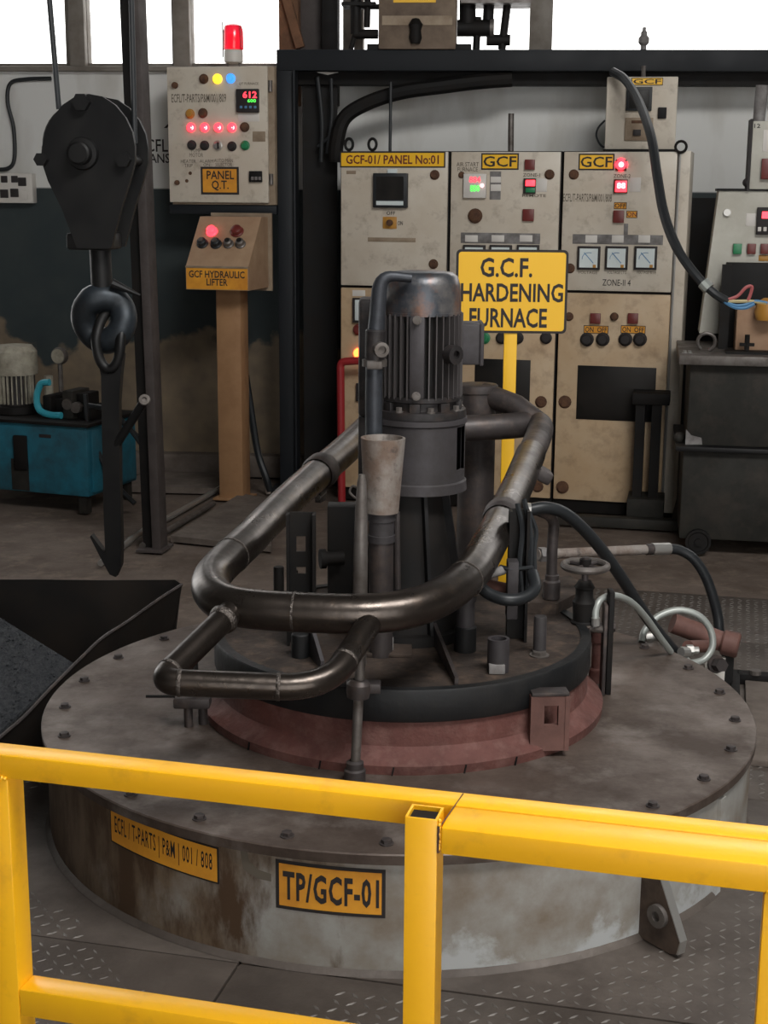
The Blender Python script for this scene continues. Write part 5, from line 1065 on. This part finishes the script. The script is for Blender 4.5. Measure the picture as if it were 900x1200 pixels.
# ================================================================== SKIP AT THE LEFT
t = thing('steel_skip', 'black sheet-steel skip with a wavy rim left of the drum', 'skip', V(-1.5, 4.0, 0))
def sheet(name, top, bot, th, m):
    n = len(top); b = new(); f = top+bot
    nrm = ((bot[0]-top[0]).cross(top[-1]-top[0])).normalized()*th
    vs = [p for p in f]+[p+nrm for p in f]; o = 2*n; fs = []
    for i in range(n-1): fs += [(i, i+1, n+i+1, n+i), (o+i, o+n+i, o+n+i+1, o+i+1), (i, o+i, o+i+1, i+1), (n+i, n+i+1, o+n+i+1, o+n+i)]
    fs += [(0, n, o+n, o), (n-1, o+n-1, o+2*n-1, 2*n-1)]; _faces(b, vs, fs); part(name, b, m, t, smooth=60)
rim = smooth_path([at(*q) for q in ((213, 685, 4.95), (185, 703, 4.80), (150, 728, 4.62), (122, 746, 4.50), (100, 766, 4.40), (60, 806, 4.20), (28, 840, 4.06), (0, 864, 3.95), (-70, 925, 3.70))], 4)
sheet('right_wall', rim, [V(p.x-.05, p.y, .012) for p in rim], .006, 'skip')
bk = [at(213, 685, 4.95), at(205, 679.5, 4.97), at(120, 680, 5.0), at(40, 679, 5.05), at(-120, 680, 5.12)]
sheet('back_wall', bk, [V(p.x-.06, p.y-.05, .012) for p in bk], .006, 'skip')
part('rim_bead', tube(new(), rim, .0055, 6), 'dust_pipe', t)
part('floor_plate', slab(new(), -2.6, -1.15, 3.9, 4.9, .0, .012), 'soot', t)
T, A, B = at(86, 777, 4.42), at(-200, 600, 4.9), at(-120, 968, 3.72)
cp = new(); dn = V(0, 0, .010); _faces(cp, [A, T, B, A-dn, T-dn, B-dn], [(0, 1, 2), (5, 4, 3), (0, 3, 4, 1), (1, 4, 5, 2), (2, 5, 3, 0)]); part('chute_plate', cp, 'coal', t)
nn = (T-A).cross(B-A).normalized(); nn = nn if nn.z > 0 else -nn
gr = new()
for _ in range(900):
    u, v = random.random(), random.random()
    if u+v > 1: u, v = 1-u, 1-v
    p = T + (A-T)*u*.95 + (B-T)*v*.95; r = random.choice((.002, .003, .004, .006)); mt = Matrix.Translation(p+nn*r*.4) @ Matrix.Rotation(random.random()*3, 4, 'Z') @ Matrix.Diagonal((1, .8, .6, 1))
    bmesh.ops.create_icosphere(gr, subdivisions=1, radius=r, matrix=mt)
o = part('grit', gr, 'coal', t, kind='stuff')

# ================================================================== YELLOW GUARD RAIL
RF2 = Fr(0.032, 1.837, 14.3); rz = .92
def ru(px, py, d=0.0): return RF2.uz(px, py, d)
zb_l = ru(250, 941)[1]; uL, uM, uR = ru(-120, 900)[0], ru(517, 960, -.07)[0], 1.15
t = thing('guard_rail', 'bright yellow square-tube guard rail across the foreground', 'railing', (ru(494, 1100, -.07)[0], -.05, 0), RF2)
part('rear_top_rail', slab(new(), uL, uR, 0, .046, zb_l, rz, .0035), 'yellow', t)
part('front_top_rail', slab(new(), uM, uR, -.072, -.0005, zb_l-.002, rz-.001, .0035), 'yellow', t)
# open-ended middle post
ua, ub = ru(473.5, 1050, -.072)[0], ru(511, 1050, -.072)[0]; zt = ru(492, 959, -.072)[1]; d0, d1, th = -.072, -.030, .0032
part('post_shade_plug', slab(new(), ua+th, ub-th, d0+th, d1-th, zt-.03, zt-.006), 'soot', t); ps = new(); slab(ps, ua, ub, d0, d0+th, 0, zt, .0008); slab(ps, ua, ub, d1-th, d1, 0, zt); slab(ps, ua, ua+th, d0+th, d1-th, 0, zt); slab(ps, ub-th, ub, d0+th, d1-th, 0, zt)  # black plug stands in for the shade inside the open post
part('middle_post', ps, 'yellow', t)
part('post_spacer', slab(new(), ua+.004, ub-.014, d1, -.0005, 0, zb_l, .001), 'yellow', t)
wb = new()
for q in range(9): uvsphere(wb, (ub+.002, d0+.002+random.random()*.004, zt-.002-q*.0048), .0032, 6)
part('weld_bead', wb, 'yellow', t); part('paint_crack', bar(new(), (ub+.004, -.070, rz+.0002), (ub+.012, .040, rz+.0002), .0016, .0010, (0, 0, 1)), 'rust', t)
part('paint_crack', slab(new(), ub+.0005, ub+.0030, -.0735, -.069, zb_l, rz), 'rust', t)
# left and right posts
u1 = ru(15, 1030)[0]; part('left_post', slab(new(), u1-.062, u1, .0, .048, 0, zb_l, .003), 'yellow', t)
u2 = ru(891, 1110, -.072)[0]; part('right_post', slab(new(), u2, u2+.05, -.071, -.022, 0, zb_l-.002, .003), 'yellow', t)
wb = new(); wc = new()
for q in range(10): uvsphere(wb, (u2+.005+q*.004, -.0715, zb_l-.001+random.random()*.002), .0035, 6); uvsphere(wc, (u1-.004-q*.005, -.001, zb_l+random.random()*.002), .0035, 6)
part('weld_bead', wb, 'yellow', t); part('weld_bead', wc, 'yellow', t)
zl = ru(150, 1179)[1]; part('lower_rail', slab(new(), u1, ua+.01, .0, .045, zl-.045, zl, .003), 'yellow', t); part('lower_rail', slab(new(), ub-.01, u2+.02, -.05, -.005, zl-.145, zl-.10, .003), 'yellow', t)
for u_, d_ in ((u1-.031, .024), ((ua+ub)/2, -.05), (u2+.025, -.047)): part('foot_plate', slab(new(), u_-.06, u_+.06, d_-.06, d_+.06, 0, .008, .002), 'yellow', t)

# things of one kind share a group
for base, g in (('control_cabinet', 'row of beige control cabinets'), ('eye_bolt', 'lifting eyes on the first cabinet'), ('hanging_cable', 'loose cables beside the frame post'), ('floor_conduit', 'conduits on the floor'), ('black_hose', 'black hoses of the blue tank'), ('grey_hose', 'grey braided hoses'), ('thin_cable', 'thin cables under the right pipe'), ('hose_fitting', 'bright hose fittings')):
    for o in S.objects:
        if o.parent is None and o.name.split('.')[0] == base: o['group'] = g
